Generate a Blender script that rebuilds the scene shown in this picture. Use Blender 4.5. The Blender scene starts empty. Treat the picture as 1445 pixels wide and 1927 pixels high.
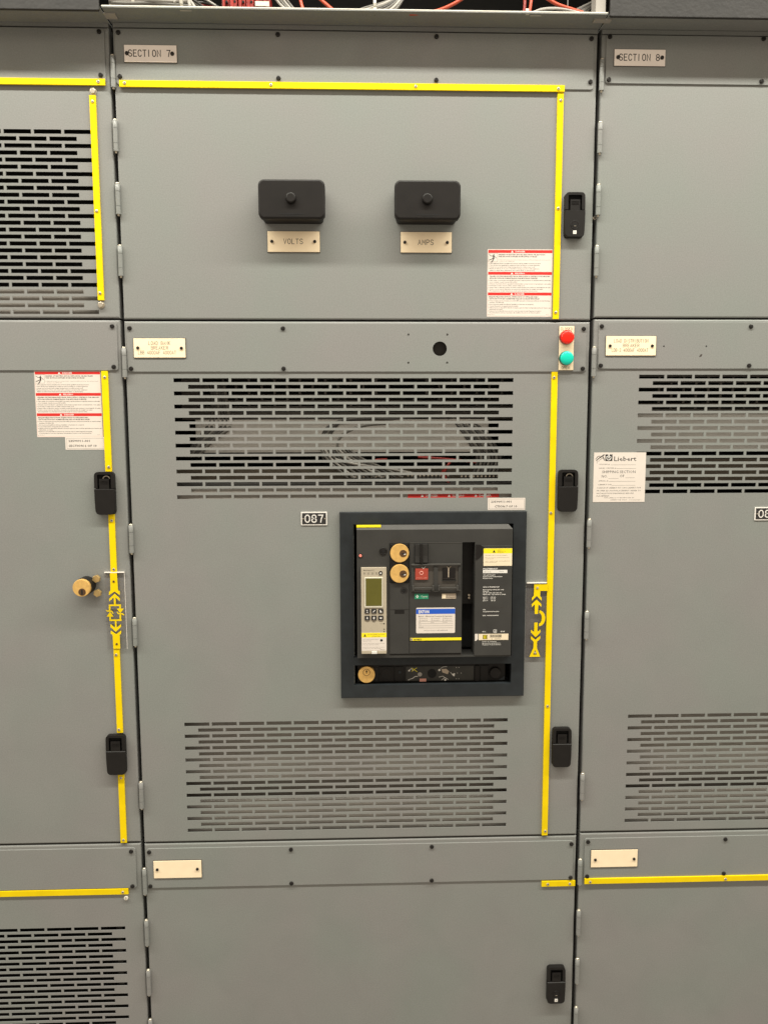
import bpy, math, random
from mathutils import Vector, Matrix
random.seed(7)
sc = bpy.context.scene
COL = sc.collection

# ---------------------------------------------------------------- camera
FPX, HPX = 1450.0, 1927.0
a, b, c = 0.11130322615570733, -0.03153530475565014, -0.0024166356865251127
Base = Matrix(((1, 0, 0), (0, 0, -1), (0, 1, 0)))
Ry = Matrix(((math.cos(b), 0, math.sin(b)), (0, 1, 0), (-math.sin(b), 0, math.cos(b))))
Rx = Matrix(((1, 0, 0), (0, math.cos(a), -math.sin(a)), (0, math.sin(a), math.cos(a))))
Rz = Matrix(((math.cos(c), -math.sin(c), 0), (math.sin(c), math.cos(c), 0), (0, 0, 1)))
R = Rz @ Rx @ Ry @ Base
cd = bpy.data.cameras.new('camera'); cam = bpy.data.objects.new('camera', cd); COL.objects.link(cam)
cd.sensor_fit = 'VERTICAL'; cd.sensor_height = 24.0; cd.sensor_width = 18.0; cd.lens = 24.0 * FPX / HPX
cd.clip_start = 0.05; cd.clip_end = 100
M3 = Matrix((R[0], -R[1], -R[2])).transposed()
cam.matrix_world = Matrix.Translation((-0.00076, -1.53381, 0.17097)) @ M3.to_4x4()
sc.camera = cam

# ---------------------------------------------------------------- light: strip light of the aisle ceiling, plus an added fill
w = bpy.data.worlds.new('World'); sc.world = w; w.use_nodes = True
bg = w.node_tree.nodes['Background']; bg.inputs[0].default_value = (1.0, 0.87, 0.695, 1); bg.inputs[1].default_value = 0.55
def area(name, loc, target, sx, sy, power, col):
    l = bpy.data.lights.new(name, 'AREA'); l.shape = 'RECTANGLE'; l.size = sx; l.size_y = sy; l.energy = power; l.color = col
    o = bpy.data.objects.new(name, l); COL.objects.link(o); o.location = loc
    d = Vector(target) - Vector(loc); o.rotation_euler = d.to_track_quat('-Z', 'Y').to_euler(); return o
area('ceiling_strip_light', (0.0, -1.20, 2.72), (0.0, -0.2, 0.0), 10.0, 0.17, 430, (1.0, 0.975, 0.86))
area('added_fill_light', (0.2, -3.1, 2.3), (0.0, 0.0, 0.0), 3.6, 0.9, 8, (1.0, 0.87, 0.70))  # added soft fill standing for bounced ambient light, not a fixture
sc.view_settings.view_transform = 'Standard'; sc.view_settings.look = 'None'
sc.view_settings.exposure = -0.06; sc.view_settings.gamma = 1.0

# ---------------------------------------------------------------- materials
def mat(name, col, rough=0.5, metal=0.0, var=0.0, vscale=30.0, bump=0.0, bscale=400.0, spec=0.5, emit=None, es=0.0, coat=0.0):
    m = bpy.data.materials.new(name); m.use_nodes = True; nt = m.node_tree; p = nt.nodes['Principled BSDF']
    p.inputs['Base Color'].default_value = (*col, 1); p.inputs['Roughness'].default_value = rough
    p.inputs['Metallic'].default_value = metal; p.inputs['Specular IOR Level'].default_value = spec
    p.inputs['Coat Weight'].default_value = coat
    geo = nt.nodes.new('ShaderNodeNewGeometry')
    if var:
        n = nt.nodes.new('ShaderNodeTexNoise'); n.inputs['Scale'].default_value = vscale; n.inputs['Detail'].default_value = 6
        nt.links.new(geo.outputs['Position'], n.inputs['Vector'])
        r = nt.nodes.new('ShaderNodeValToRGB'); r.color_ramp.elements[0].position = .3; r.color_ramp.elements[1].position = .7
        r.color_ramp.elements[0].color = (*[x * (1 - var) for x in col], 1); r.color_ramp.elements[1].color = (*[min(1, x * (1 + var)) for x in col], 1)
        nt.links.new(n.outputs['Fac'], r.inputs[0]); nt.links.new(r.outputs[0], p.inputs['Base Color'])
    if bump:
        n2 = nt.nodes.new('ShaderNodeTexNoise'); n2.inputs['Scale'].default_value = bscale; n2.inputs['Detail'].default_value = 3
        nt.links.new(geo.outputs['Position'], n2.inputs['Vector'])
        bp = nt.nodes.new('ShaderNodeBump'); bp.inputs['Strength'].default_value = bump; bp.inputs['Distance'].default_value = 0.001
        nt.links.new(n2.outputs['Fac'], bp.inputs['Height']); nt.links.new(bp.outputs['Normal'], p.inputs['Normal'])
    if emit:
        p.inputs['Emission Color'].default_value = (*emit, 1); p.inputs['Emission Strength'].default_value = es
    return m
GREY = mat('grey_enamel', (0.224, 0.229, 0.220), 0.42, var=0.0, bump=0.0)
# powder coat: faint cloudy tint, fine orange peel
def enamel(m, base):
    nt = m.node_tree; p = nt.nodes['Principled BSDF']; geo = [n for n in nt.nodes if n.type == 'NEW_GEOMETRY'][0]
    n = nt.nodes.new('ShaderNodeTexNoise'); n.inputs['Scale'].default_value = 4.5; n.inputs['Detail'].default_value = 3
    f = nt.nodes.new('ShaderNodeTexNoise'); f.inputs['Scale'].default_value = 420; f.inputs['Detail'].default_value = 2
    r = nt.nodes.new('ShaderNodeValToRGB'); r.color_ramp.elements[0].position = .35; r.color_ramp.elements[1].position = .65
    d = nt.nodes.new('ShaderNodeTexNoise'); d.inputs['Scale'].default_value = 11; d.inputs['Detail'].default_value = 8; d.inputs['Distortion'].default_value = .6; nt.links.new(geo.outputs['Position'], d.inputs['Vector'])
    dr = nt.nodes.new('ShaderNodeMapRange'); dr.inputs[1].default_value = .35; dr.inputs[2].default_value = .75; dr.inputs[3].default_value = .38; dr.inputs[4].default_value = .56; nt.links.new(d.outputs['Fac'], dr.inputs[0]); nt.links.new(dr.outputs[0], p.inputs['Roughness'])
    r.color_ramp.elements[0].color = (base[0] * 1.03, base[1] * .985, base[2] * 1.0, 1); r.color_ramp.elements[1].color = (base[0] * .975, base[1] * 1.01, base[2] * .99, 1)
    mx = nt.nodes.new('ShaderNodeMixRGB'); mx.blend_type = 'MULTIPLY'; mx.inputs[0].default_value = 1
    fr = nt.nodes.new('ShaderNodeMapRange'); fr.inputs[1].default_value = .3; fr.inputs[2].default_value = .7; fr.inputs[3].default_value = .915; fr.inputs[4].default_value = 1.08
    for k in (n, f): nt.links.new(geo.outputs['Position'], k.inputs['Vector'])
    nt.links.new(n.outputs['Fac'], r.inputs[0]); nt.links.new(f.outputs['Fac'], fr.inputs[0])
    nt.links.new(r.outputs[0], mx.inputs[1]); nt.links.new(fr.outputs[0], mx.inputs[2]); ms = nt.nodes.new('ShaderNodeMapRange'); ms.inputs[1].default_value = .3; ms.inputs[2].default_value = .72; ms.inputs[3].default_value = 1.025; ms.inputs[4].default_value = .955; nt.links.new(d.outputs['Fac'], ms.inputs[0])
    m2 = nt.nodes.new('ShaderNodeMixRGB'); m2.blend_type = 'MULTIPLY'; m2.inputs[0].default_value = 1; nt.links.new(mx.outputs[0], m2.inputs[1]); nt.links.new(ms.outputs[0], m2.inputs[2]); nt.links.new(m2.outputs[0], p.inputs['Base Color'])
    bp = nt.nodes.new('ShaderNodeBump'); bp.inputs['Strength'].default_value = .25; bp.inputs['Distance'].default_value = .0004
    nt.links.new(f.outputs['Fac'], bp.inputs['Height']); nt.links.new(bp.outputs['Normal'], p.inputs['Normal'])
enamel(GREY, (0.224, 0.229, 0.220))
STEEL = mat('inner_galvanised', (0.34, 0.315, 0.285), .5, 0, var=.12, vscale=9)
DARKIN = mat('interior_dark', (0.05, 0.046, 0.042), .8, var=.3, vscale=8)  # interior grey made dark; the shade of its depth is in the colour
GAP_SHADE = mat('gap_shade_black', (0.012, 0.012, 0.012), .9)  # near-black colour stands for the shade seen in the door gaps
BLACK = mat('black_plastic', (0.008, 0.0066, 0.006), .5, spec=.3, bump=.15, bscale=900, var=.15, vscale=60)
BOXB = mat('dark_brown_bakelite', (0.009, 0.0072, 0.0065), .5, var=.15, vscale=40, bump=.08, bscale=700, spec=.28)
SCREWB = mat('black_oxide_steel', (0.025, 0.022, 0.02), .35, .6)
GLOSS = mat('glossy_black_plastic', (0.02, 0.019, 0.018), .22)
BEZEL = mat('blue_grey_bezel_plastic', (0.016, 0.0195, 0.0225), .55, spec=.35, var=.2, vscale=40, bump=.12, bscale=900)
CHAR = mat('charcoal_breaker_plastic', (0.038, 0.0365, 0.034), .55, spec=.35, var=.12, vscale=25, bump=.1, bscale=900)
CHARL = mat('charcoal_breaker_edge', (0.046, 0.043, 0.039), .5, var=.1, vscale=25)
VOID = mat('black_recess', (0.006, 0.006, 0.006), .9)
SMOKE = mat('smoked_button_cover', (0.070, 0.062, 0.054), .22, var=.1, vscale=30)
YEL = mat('yellow_laminate', (0.84, 0.61, 0.002), .5, var=.07, vscale=25, spec=.15)
YLAB = mat('yellow_print', (0.90, 0.74, 0.01), .5)
IVORY = mat('ivory_laminate', (0.98, 0.80, 0.56), .38, var=.03, vscale=60)
WPLATE = mat('white_laminate', (0.98, 0.88, 0.81), .4, var=.02, vscale=60)
ENGR = mat('engraved_brown', (0.055, 0.05, 0.045), .7)
INK = mat('black_print', (0.02, 0.018, 0.018), .6)
GINK = mat('grey_print', (0.045, 0.035, 0.03), .6)
PAPER = mat('white_vinyl', (0.70, 0.63, 0.575), .5, var=.02, vscale=50)
CREAM = mat('cream_vinyl', (0.80, 0.68, 0.50), .5, var=.02, vscale=50)
RED = mat('red_print', (0.60, 0.018, 0.013), .5)
BLUE = mat('blue_print', (0.01, 0.09, 0.52), .45)
WINK = mat('white_print', (0.75, 0.72, 0.68), .5)
PINK = mat('pale_red_print', (0.75, 0.35, 0.28), .5)
BRASS = mat('brass_face', (0.86, 0.53, 0.17), .36, .5, var=.12, vscale=120, bump=.1, bscale=1500)
BRASSD = mat('brass_plug', (0.15, 0.085, 0.045), .4, .7)
ZINC = mat('zinc_steel', (0.62, 0.56, 0.46), .35, .8, var=.1, vscale=90)
BRONZE = mat('yellow_zinc_bolt', (0.60, 0.42, 0.18), .35, .7, var=.15, vscale=90)
NAT = mat('white_nylon', (0.6, 0.57, 0.5), .5)
UNIT = mat('beige_trip_unit', (0.44, 0.38, 0.29), .45, var=.05, vscale=60)
UNITL = mat('pale_screen_frame', (0.62, 0.58, 0.48), .4)
LCD = mat('olive_display', (0.105, 0.095, 0.013), .25, var=.08, vscale=40)
RBTN = mat('red_push_button', (0.36, 0.05, 0.03), .4)
GRN = mat('green_indicator', (0.015, 0.22, 0.12), .5)
TAN = mat('tan_indicator', (0.42, 0.34, 0.26), .5)
RLENS = mat('red_lens', (0.85, 0.012, 0.004), .25, emit=(1, .02, .002), es=.22)
GLENS = mat('green_lens', (0.0, 0.52, 0.38), .25, emit=(0, .75, .52), es=.16)
RLENS_D = mat('red_lens_rim', (0.25, 0.006, 0.005), .3)
GLENS_D = mat('green_lens_rim', (0.0, 0.07, 0.055), .3)
PINKLED = mat('pink_reset_cap', (0.85, 0.25, 0.20), .3)
CONN = mat('connector_dark_red', (0.30, 0.016, 0.009), .45, var=.35, vscale=90)
WREN = mat('wire_red', (0.24, 0.013, 0.007), .45)
WORG = mat('wire_orange_red', (0.48, 0.062, 0.02), .45)
WGRY = mat('wire_grey', (0.13, 0.12, 0.105), .5)
WDRK = mat('wire_dark', (0.045, 0.04, 0.036), .5)
WWHT = mat('wire_white', (0.34, 0.32, 0.29), .5)
LEATHER = mat('black_cover_sheet', (0.016, 0.014, 0.013), .6, bump=.5, bscale=120, var=.3, vscale=30)
def acrylic(name, tint, alpha):
    m = bpy.data.materials.new(name); m.use_nodes = True; nt = m.node_tree
    for n in list(nt.nodes):
        if n.type != 'OUTPUT_MATERIAL': nt.nodes.remove(n)
    out = [n for n in nt.nodes if n.type == 'OUTPUT_MATERIAL'][0]
    t = nt.nodes.new('ShaderNodeBsdfTransparent'); t.inputs[0].default_value = (*tint, 1)
    g = nt.nodes.new('ShaderNodeBsdfGlossy'); g.inputs['Roughness'].default_value = .12
    mx = nt.nodes.new('ShaderNodeMixShader'); mx.inputs[0].default_value = .035; nt.links.new(t.outputs[0], mx.inputs[1]); nt.links.new(g.outputs[0], mx.inputs[2])
    nt.links.new(mx.outputs[0], out.inputs['Surface']); return m
ACR = acrylic('clear_acrylic', (.955, .95, .95), .3)
ACRD = acrylic('smoked_acrylic', (.86, .845, .85), .3)
EDGE_GLINT = mat('acrylic_edge_glint', (0.85, 0.80, 0.74), .4)  # pale colour stands for light caught on the acrylic edges

# ---------------------------------------------------------------- mesh builder (millimetres; y < 0 is towards the viewer)
TXT = {}
def text_mesh(s, bold):
    k = (s, bold)
    if k not in TXT:
        cu = bpy.data.curves.new('t', 'FONT'); cu.body = s; cu.size = 1; cu.resolution_u = 1; cu.offset = bold
        o = bpy.data.objects.new('t', cu); COL.objects.link(o)
        me = bpy.data.meshes.new_from_object(o.evaluated_get(bpy.context.evaluated_depsgraph_get()))
        vs = [(v.co.x, v.co.y) for v in me.vertices]; fs = [tuple(p.vertices) for p in me.polygons]
        bpy.data.objects.remove(o); bpy.data.curves.remove(cu); bpy.data.meshes.remove(me)
        TXT[k] = (vs, fs)
    return TXT[k]
GL = {'A': [[(0,0),(2,6),(4,0)],[(.7,2),(3.3,2)]], 'B': [[(0,0),(0,6),(2.8,6),(3.7,5.2),(3.7,3.9),(2.8,3.1),(0,3.1)],[(2.8,3.1),(4,2.3),(4,.8),(2.9,0),(0,0)]],
 'C': [[(4,4.8),(3,6),(1.2,6),(0,4.6),(0,1.4),(1.2,0),(3,0),(4,1.2)]], 'D': [[(0,0),(0,6),(2.5,6),(4,4.6),(4,1.4),(2.5,0),(0,0)]],
 'E': [[(3.8,6),(0,6),(0,0),(3.8,0)],[(0,3.1),(3,3.1)]], 'F': [[(3.8,6),(0,6),(0,0)],[(0,3.1),(3,3.1)]], 'I': [[(1.2,0),(1.2,6)]],
 'K': [[(0,0),(0,6)],[(4,6),(0,2.4)],[(1.3,3.6),(4,0)]], 'L': [[(0,6),(0,0),(3.7,0)]], 'M': [[(0,0),(0,6),(2,2),(4,6),(4,0)]], 'N': [[(0,0),(0,6),(4,0),(4,6)]],
 'O': [[(1.2,6),(2.8,6),(4,4.6),(4,1.4),(2.8,0),(1.2,0),(0,1.4),(0,4.6),(1.2,6)]], 'P': [[(0,0),(0,6),(2.8,6),(4,5.2),(4,3.6),(2.8,2.8),(0,2.8)]],
 'R': [[(0,0),(0,6),(2.8,6),(4,5.2),(4,3.7),(2.8,3),(0,3)],[(2.3,3),(4,0)]], 'S': [[(3.9,5),(3,6),(1,6),(.1,5.1),(.1,4),(1,3.2),(3,2.8),(4,1.9),(4,.9),(3,0),(1,0),(0,1)]],
 'T': [[(0,6),(4,6)],[(2,6),(2,0)]], 'U': [[(0,6),(0,1.3),(1.1,0),(2.9,0),(4,1.3),(4,6)]], 'V': [[(0,6),(2,0),(4,6)]], '-': [[(.6,3),(3.2,3)]],
 '0': [[(1.3,6),(2.7,6),(4,4.6),(4,1.4),(2.7,0),(1.3,0),(0,1.4),(0,4.6),(1.3,6)]], '2': [[(0,4.8),(1,6),(3,6),(4,4.9),(4,3.9),(0,0),(4,0)]],
 '4': [[(3,0),(3,6),(0,1.8),(4,1.8)]], '7': [[(0,6),(4,6),(2.6,3),(2,0)]],
 '8': [[(1.2,3.2),(.2,4),(.2,5.1),(1.2,6),(2.8,6),(3.8,5.1),(3.8,4),(2.8,3.2),(1.2,3.2),(0,2.2),(0,1),(1.2,0),(2.8,0),(4,1),(4,2.2),(2.8,3.2)]], ' ': []}
class MB:
    def __init__(s): s.v = []; s.f = []; s.m = []; s.mats = []; s.sm = []
    def mi(s, m):
        if m not in s.mats: s.mats.append(m)
        return s.mats.index(m)
    def add(s, vs, fs, m, smooth=False):
        o = len(s.v); s.v += vs; k = s.mi(m)
        for f in fs: s.f.append(tuple(i + o for i in f)); s.m.append(k); s.sm.append(smooth)
        return s
    def box(s, x0, x1, z0, z1, y0, y1, m):
        vs = [(x, y, z) for y in (y0, y1) for z in (z0, z1) for x in (x0, x1)]
        return s.add(vs, [(0,1,3,2),(4,6,7,5),(0,4,5,1),(2,3,7,6),(0,2,6,4),(1,5,7,3)], m)
    def rings(s, rings, m, cap0=True, cap1=True, smooth=False):
        n = len(rings[0]); vs = [p for r in rings for p in r]; fs = []
        for k in range(len(rings) - 1):
            for i in range(n):
                j = (i + 1) % n; fs.append((k*n+i, k*n+j, (k+1)*n+j, (k+1)*n+i))
        s.add(vs, fs, m, smooth)
        if cap0: s.add(list(rings[0]), [tuple(range(n))], m)
        if cap1: s.add(list(rings[-1]), [tuple(reversed(range(n)))], m)
        return s
    def prism(s, pts, yb, yf, m):
        return s.rings([[(x, yb, z) for x, z in pts], [(x, yf, z) for x, z in pts]], m)
    def plate(s, x0, x1, z0, z1, yb, yf, m, r=0.0, bev=0.4, seg=5):
        def ring(ins, y):
            rr = max(r - ins, .02); p = []
            for cx, cz, a0 in ((x1-ins-rr, z1-ins-rr, 0), (x0+ins+rr, z1-ins-rr, 90), (x0+ins+rr, z0+ins+rr, 180), (x1-ins-rr, z0+ins+rr, 270)):
                k = seg if r > .3 else 1
                for i in range(k + 1):
                    t = math.radians(a0 + 90.0 * i / k); p.append((cx + rr*math.cos(t), y, cz + rr*math.sin(t)))
            return p
        return s.rings([ring(0, yb), ring(0, yf+bev), ring(bev*.3, yf+bev*.3), ring(bev, yf)], m)
    def cyl(s, cx, cz, r, yb, yf, m, n=20, bev=0.0, r2=None, rot=0.0):
        def ring(rr, y): return [(cx+rr*math.cos(rot+6.28318*i/n), y, cz+rr*math.sin(rot+6.28318*i/n)) for i in range(n)]
        r2 = r2 or r; rs = [ring(r, yb), ring(r2, yf+bev)]
        if bev: rs += [ring(r2-bev*.35, yf+bev*.3), ring(r2-bev, yf)]
        return s.rings(rs, m, smooth=False)
    def torus(s, cx, cz, y, r, t, m, n=24, k=8, a0=0, a1=360):
        rs = []
        for i in range(n + 1):
            A = math.radians(a0 + (a1-a0)*i/n)
            rs.append([(cx+(r+t*math.cos(6.2832*j/k))*math.cos(A), y+t*math.sin(6.2832*j/k), cz+(r+t*math.cos(6.2832*j/k))*math.sin(A)) for j in range(k)])
        return s.rings(rs, m, smooth=True)
    def vcyl(s, cx, cy, r, z0, z1, m, n=14, dome=0.0):
        def ring(rr, z): return [(cx+rr*math.cos(6.28318*i/n), cy+rr*math.sin(6.28318*i/n), z) for i in range(n)]
        rs = [ring(r, z0), ring(r, z1)]
        if dome: rs += [ring(r*.8, z1+dome*.7), ring(r*.3, z1+dome)]
        return s.rings(rs, m, smooth=True)
    def tube(s, pts, r, m, n=7):
        P = [Vector(p) for p in pts]; Q = []
        for i in range(len(P) - 1):           # Catmull-Rom
            p0 = P[max(i-1, 0)]; p1 = P[i]; p2 = P[i+1]; p3 = P[min(i+2, len(P)-1)]
            for k in range(5):
                t = k/5; Q.append(.5*((2*p1)+(p2-p0)*t+(2*p0-5*p1+4*p2-p3)*t*t+(3*p1-p0-3*p2+p3)*t**3))
        Q.append(P[-1]); rs = []
        for i, q in enumerate(Q):
            d = (Q[min(i+1, len(Q)-1)] - Q[max(i-1, 0)]).normalized()
            u = d.cross(Vector((0, 0, 1)) if abs(d.z) < .9 else Vector((0, 1, 0))).normalized(); v = d.cross(u)
            rs.append([tuple(q + r*(math.cos(6.2832*j/n)*u + math.sin(6.2832*j/n)*v)) for j in range(n)])
        return s.rings(rs, m, smooth=True)
    def sheet(s, X0, X1, Z0, Z1, y, th, holes, m, rounds=(), lip=0.0):
        H = list(holes) + [(cx-r*1.06, cx+r*1.06, cz-r*1.06, cz+r*1.06) for cx, cz, r in rounds]
        zs = sorted({Z0, Z1} | {h[2] for h in H} | {h[3] for h in H}); zs = [z for z in zs if Z0 <= z <= Z1]
        vs = []; fs = []
        def quad(x0, x1, z0, z1):
            o = len(vs); vs.extend([(x0, y, z0), (x1, y, z0), (x1, y, z1), (x0, y, z1)]); fs.append((o, o+1, o+2, o+3))
        for z0, z1 in zip(zs, zs[1:]):
            if z1 - z0 < 1e-4: continue
            x = X0
            for h in sorted(h for h in H if h[2] < z1-1e-5 and h[3] > z0+1e-5):
                if h[0] > x: quad(x, h[0], z0, z1)
                x = max(x, h[1])
            if x < X1: quad(x, X1, z0, z1)
        for x0, x1, z0, z1 in holes:
            if th <= 0: continue
            o = len(vs); vs.extend([(x, y, z) for x, z in ((x0, z0), (x1, z0), (x1, z1), (x0, z1))] + [(x, y+th, z) for x, z in ((x0+.2, z0+lip), (x1-.2, z0+lip), (x1-.2, z1), (x0+.2, z1))])
            for i in range(4): j = (i+1) % 4; fs.append((o+i, o+j, o+4+j, o+4+i))
        for cx, cz, r in rounds:
            n = 24; o = len(vs); q = r*1.06
            for i in range(n):
                t = 6.28318*i/n + .7854; ct, st = math.cos(t), math.sin(t); k = q/max(abs(ct), abs(st))
                vs.extend([(cx+k*ct, y, cz+k*st), (cx+r*ct, y, cz+r*st), (cx+r*ct, y+th, cz+r*st)])
            for i in range(n):
                j = (i+1) % n; fs.append((o+3*i, o+3*j, o+3*j+1, o+3*i+1)); fs.append((o+3*i+1, o+3*j+1, o+3*j+2, o+3*i+2))
        return s.add(vs, fs, m)
    def text(s, t, x, z, h, m, y, w=None, al='L', bold=0.0):
        vs, fs = text_mesh(t, bold)
        if not vs: return s
        x0 = min(v[0] for v in vs); x1 = max(v[0] for v in vs); k = h/.70; kx = (w/(x1-x0)) if w else k; W = (x1-x0)*kx
        ox = x if al == 'L' else (x-W/2 if al == 'C' else x-W)
        return s.add([(ox+(p[0]-x0)*kx, y, z+p[1]*k) for p in vs], fs, m)
    def stroke(s, pl, wd, m, y):
        P = [Vector(p) for p in pl]; n = len(P); cl = (P[0]-P[-1]).length < 1e-6; L = []; Rr = []
        for i in range(n):
            if cl: d0 = (P[i]-P[i-1]) if i else (P[0]-P[-2]); d1 = (P[i+1]-P[i]) if i < n-1 else (P[1]-P[0])
            else: d0 = P[i]-P[i-1] if i else P[1]-P[0]; d1 = P[i+1]-P[i] if i < n-1 else P[-1]-P[-2]
            d0 = d0.normalized(); d1 = d1.normalized(); n0 = Vector((-d0.y, d0.x)); n1 = Vector((-d1.y, d1.x)); nn = (n0+n1).normalized()
            k = min(1/max(nn.dot(n0), .35), 2.2)*wd/2; e = Vector((0, 0))
            if not cl and i == 0: e = -d1*wd*.45
            if not cl and i == n-1: e = d0*wd*.45
            L.append(P[i]+nn*k+e); Rr.append(P[i]-nn*k+e)
        vs = [(p.x, y, p.y) for p in L+Rr]
        return s.add(vs, [(i, i+1, n+i+1, n+i) for i in range(n-1)], m)
    def engrave(s, t, x, z, h, m, y, w=None, wd=.8, adv=6.2, al='C'):
        tot = adv*len(t)-(adv-4); kz = h/6; kx = (w/tot) if w else kz*.95; W = tot*kx; ox = x-W/2 if al == 'C' else x; q = 0
        for i, ch in enumerate(t):
            for pl in GL[ch]:
                q += 1; s.stroke([(ox+(i*adv+px)*kx, z+pz*kz) for px, pz in pl], wd, m, y-.012*(q % 4))
        return s
    def build(s, name, parent=None, loc=(0, 0, 0)):
        me = bpy.data.meshes.new(name); me.from_pydata([(p[0]*.001, p[1]*.001, p[2]*.001) for p in s.v], [], s.f)
        for m in s.mats: me.materials.append(m)
        me.polygons.foreach_set('material_index', s.m); me.polygons.foreach_set('use_smooth', s.sm); me.update()
        o = bpy.data.objects.new(name, me); COL.objects.link(o); o.location = [k*.001 for k in loc]
        if parent: o.parent = parent
        return o
def thing(name, label, cat, loc=(0, 0, 0), group=None, mesh=None):
    if mesh: o = mesh.build(name, None, loc)
    else: o = bpy.data.objects.new(name, None); COL.objects.link(o); o.location = [k*.001 for k in loc]; o.empty_display_size = .03
    o['label'] = label; o['category'] = cat
    if group: o['group'] = group
    return o
def inst(o, parent, loc):
    c = o.copy(); COL.objects.link(c); c.parent = parent; c.location = [k*.001 for k in loc]
    for ch in o.children:
        d = ch.copy(); COL.objects.link(d); d.parent = c
    return c
def tree(o, label, loc):
    c = o.copy(); COL.objects.link(c); c.location = [k*.001 for k in loc]; c['label'] = label
    for ch in o.children:
        d = ch.copy(); COL.objects.link(d); d.parent = c
        for g in ch.children: e = g.copy(); COL.objects.link(e); e.parent = d
    return c

# ---------------------------------------------------------------- cabinets
PX, PZ, SW, SH = 55.9, 12.72, 51.0, 7.7
def slots(xs, xe, ztop, rows, left=True, n=12):
    """slotted vent rows: even rows n slots, odd rows n-1 offset half a pitch"""
    out = []
    for r in range(rows):
        k = n if r % 2 == 0 else n-1; x = xs + (0 if r % 2 == 0 else PX/2)
        for i in range(k): out.append((x+i*PX, x+i*PX+SW, ztop-r*PZ-SH, ztop-r*PZ))
    return out
def door_mb(X0, X1, Z0, Z1, holes=(), rounds=()):
    m = MB(); B = 2.6
    def ring(i, y): return [(X0+i, y, Z0+i), (X1-i, y, Z0+i), (X1-i, y, Z1-i), (X0+i, y, Z1-i)]
    m.rings([ring(0, 23), ring(0, B), ring(B*.29, B*.29), ring(B, 0)], GREY, False, False)
    m.sheet(X0+B, X1-B, Z0+B, Z1-B, 0, 1.4, holes, GREY, rounds, lip=0.0)
    return m
# shared small hardware
def screw_mb():
    m = MB(); m.cyl(0, 0, 4.3, 0, -2.6, SCREWB, 16, 1.2); m.cyl(0, 0, 1.7, -2.3, -2.75, VOID, 6); return m
SCREW = None
def hinge_parts(parent, x, ztop, length=58):
    global HM
    if HM is None:
        m = MB(); L = 58; g = GREY
        m.vcyl(0, 0, 4.6, -14, -1.2, g, dome=.8); m.vcyl(0, 0, 4.2, -14.6, -14, SCREWB); m.vcyl(0, 0, 4.6, -41, -14.6, g)
        m.vcyl(0, 0, 4.2, -41.6, -41, SCREWB); m.vcyl(0, 0, 4.6, -L+2, -41.6, g)
        m.box(0, 13, -L+3, -2, 3.4, 4.4, g)
        h = m.build('hinge', parent); p = MB(); p.rings([[(r_*math.cos(.5236*j), r_*math.sin(.5236*j), z_) for j in range(12)] for r_, z_ in ((1.6, -L-1.5), (2, -L-1), (2, -2), (3.7, -1), (3.7, .8), (2.8, 2), (1.0, 2.5))], ZINC, smooth=True)
        p.build('hinge_pin', h); HM = h
        h.location = (x*.001, -.0035, ztop*.001)
    else: inst(HM, parent, (x, -3.5, ztop))
HM = None
def cover_plate(parent, x0, x1, z0, z1, screws, rounds=()):
    global SCREW
    m = MB(); cx, cz = (x0+x1)/2, (z0+z1)/2
    if not rounds:
        m.plate(x0-cx, x1-cx, z0-cz, z1-cz, -.3, -2.4, GREY, r=5, bev=.7)
    else:
        m.sheet(x0-cx+3, x1-cx-3, z0-cz+3, z1-cz-3, -2.4, 2.1, [], GREY, [(a-cx, b-cz, r) for a, b, r in rounds])
        def ring(ins, y):
            p = []; rr = 5-ins
            for ax, az, a0 in ((x1-cx-5, z1-cz-5, 0), (x0-cx+5, z1-cz-5, 90), (x0-cx+5, z0-cz+5, 180), (x1-cx-5, z0-cz+5, 270)):
                for i in range(6): t = math.radians(a0+18*i); p.append((ax+rr*math.cos(t), y, az+rr*math.sin(t)))
            return p
        def sq(): 
            p = []
            for ax, az in ((x1-cx-3, z1-cz-3), (x0-cx+3, z1-cz-3), (x0-cx+3, z0-cz+3), (x1-cx-3, z0-cz+3)): p += [(ax, -2.4, az)]*6
            return p
        m.rings([ring(0, -.3), ring(0, -1.7), ring(.7, -2.4), sq()], GREY, False, False)
    o = m.build('cover_plate', parent, (cx, 0, cz))
    for sx, sz in screws:
        if SCREW is None: SCREW = screw_mb().build('screw', o, (sx-cx, -2.4, sz-cz))
        else: inst(SCREW, o, (sx-cx, -2.4, sz-cz))
    return o
LM = {}
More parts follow.
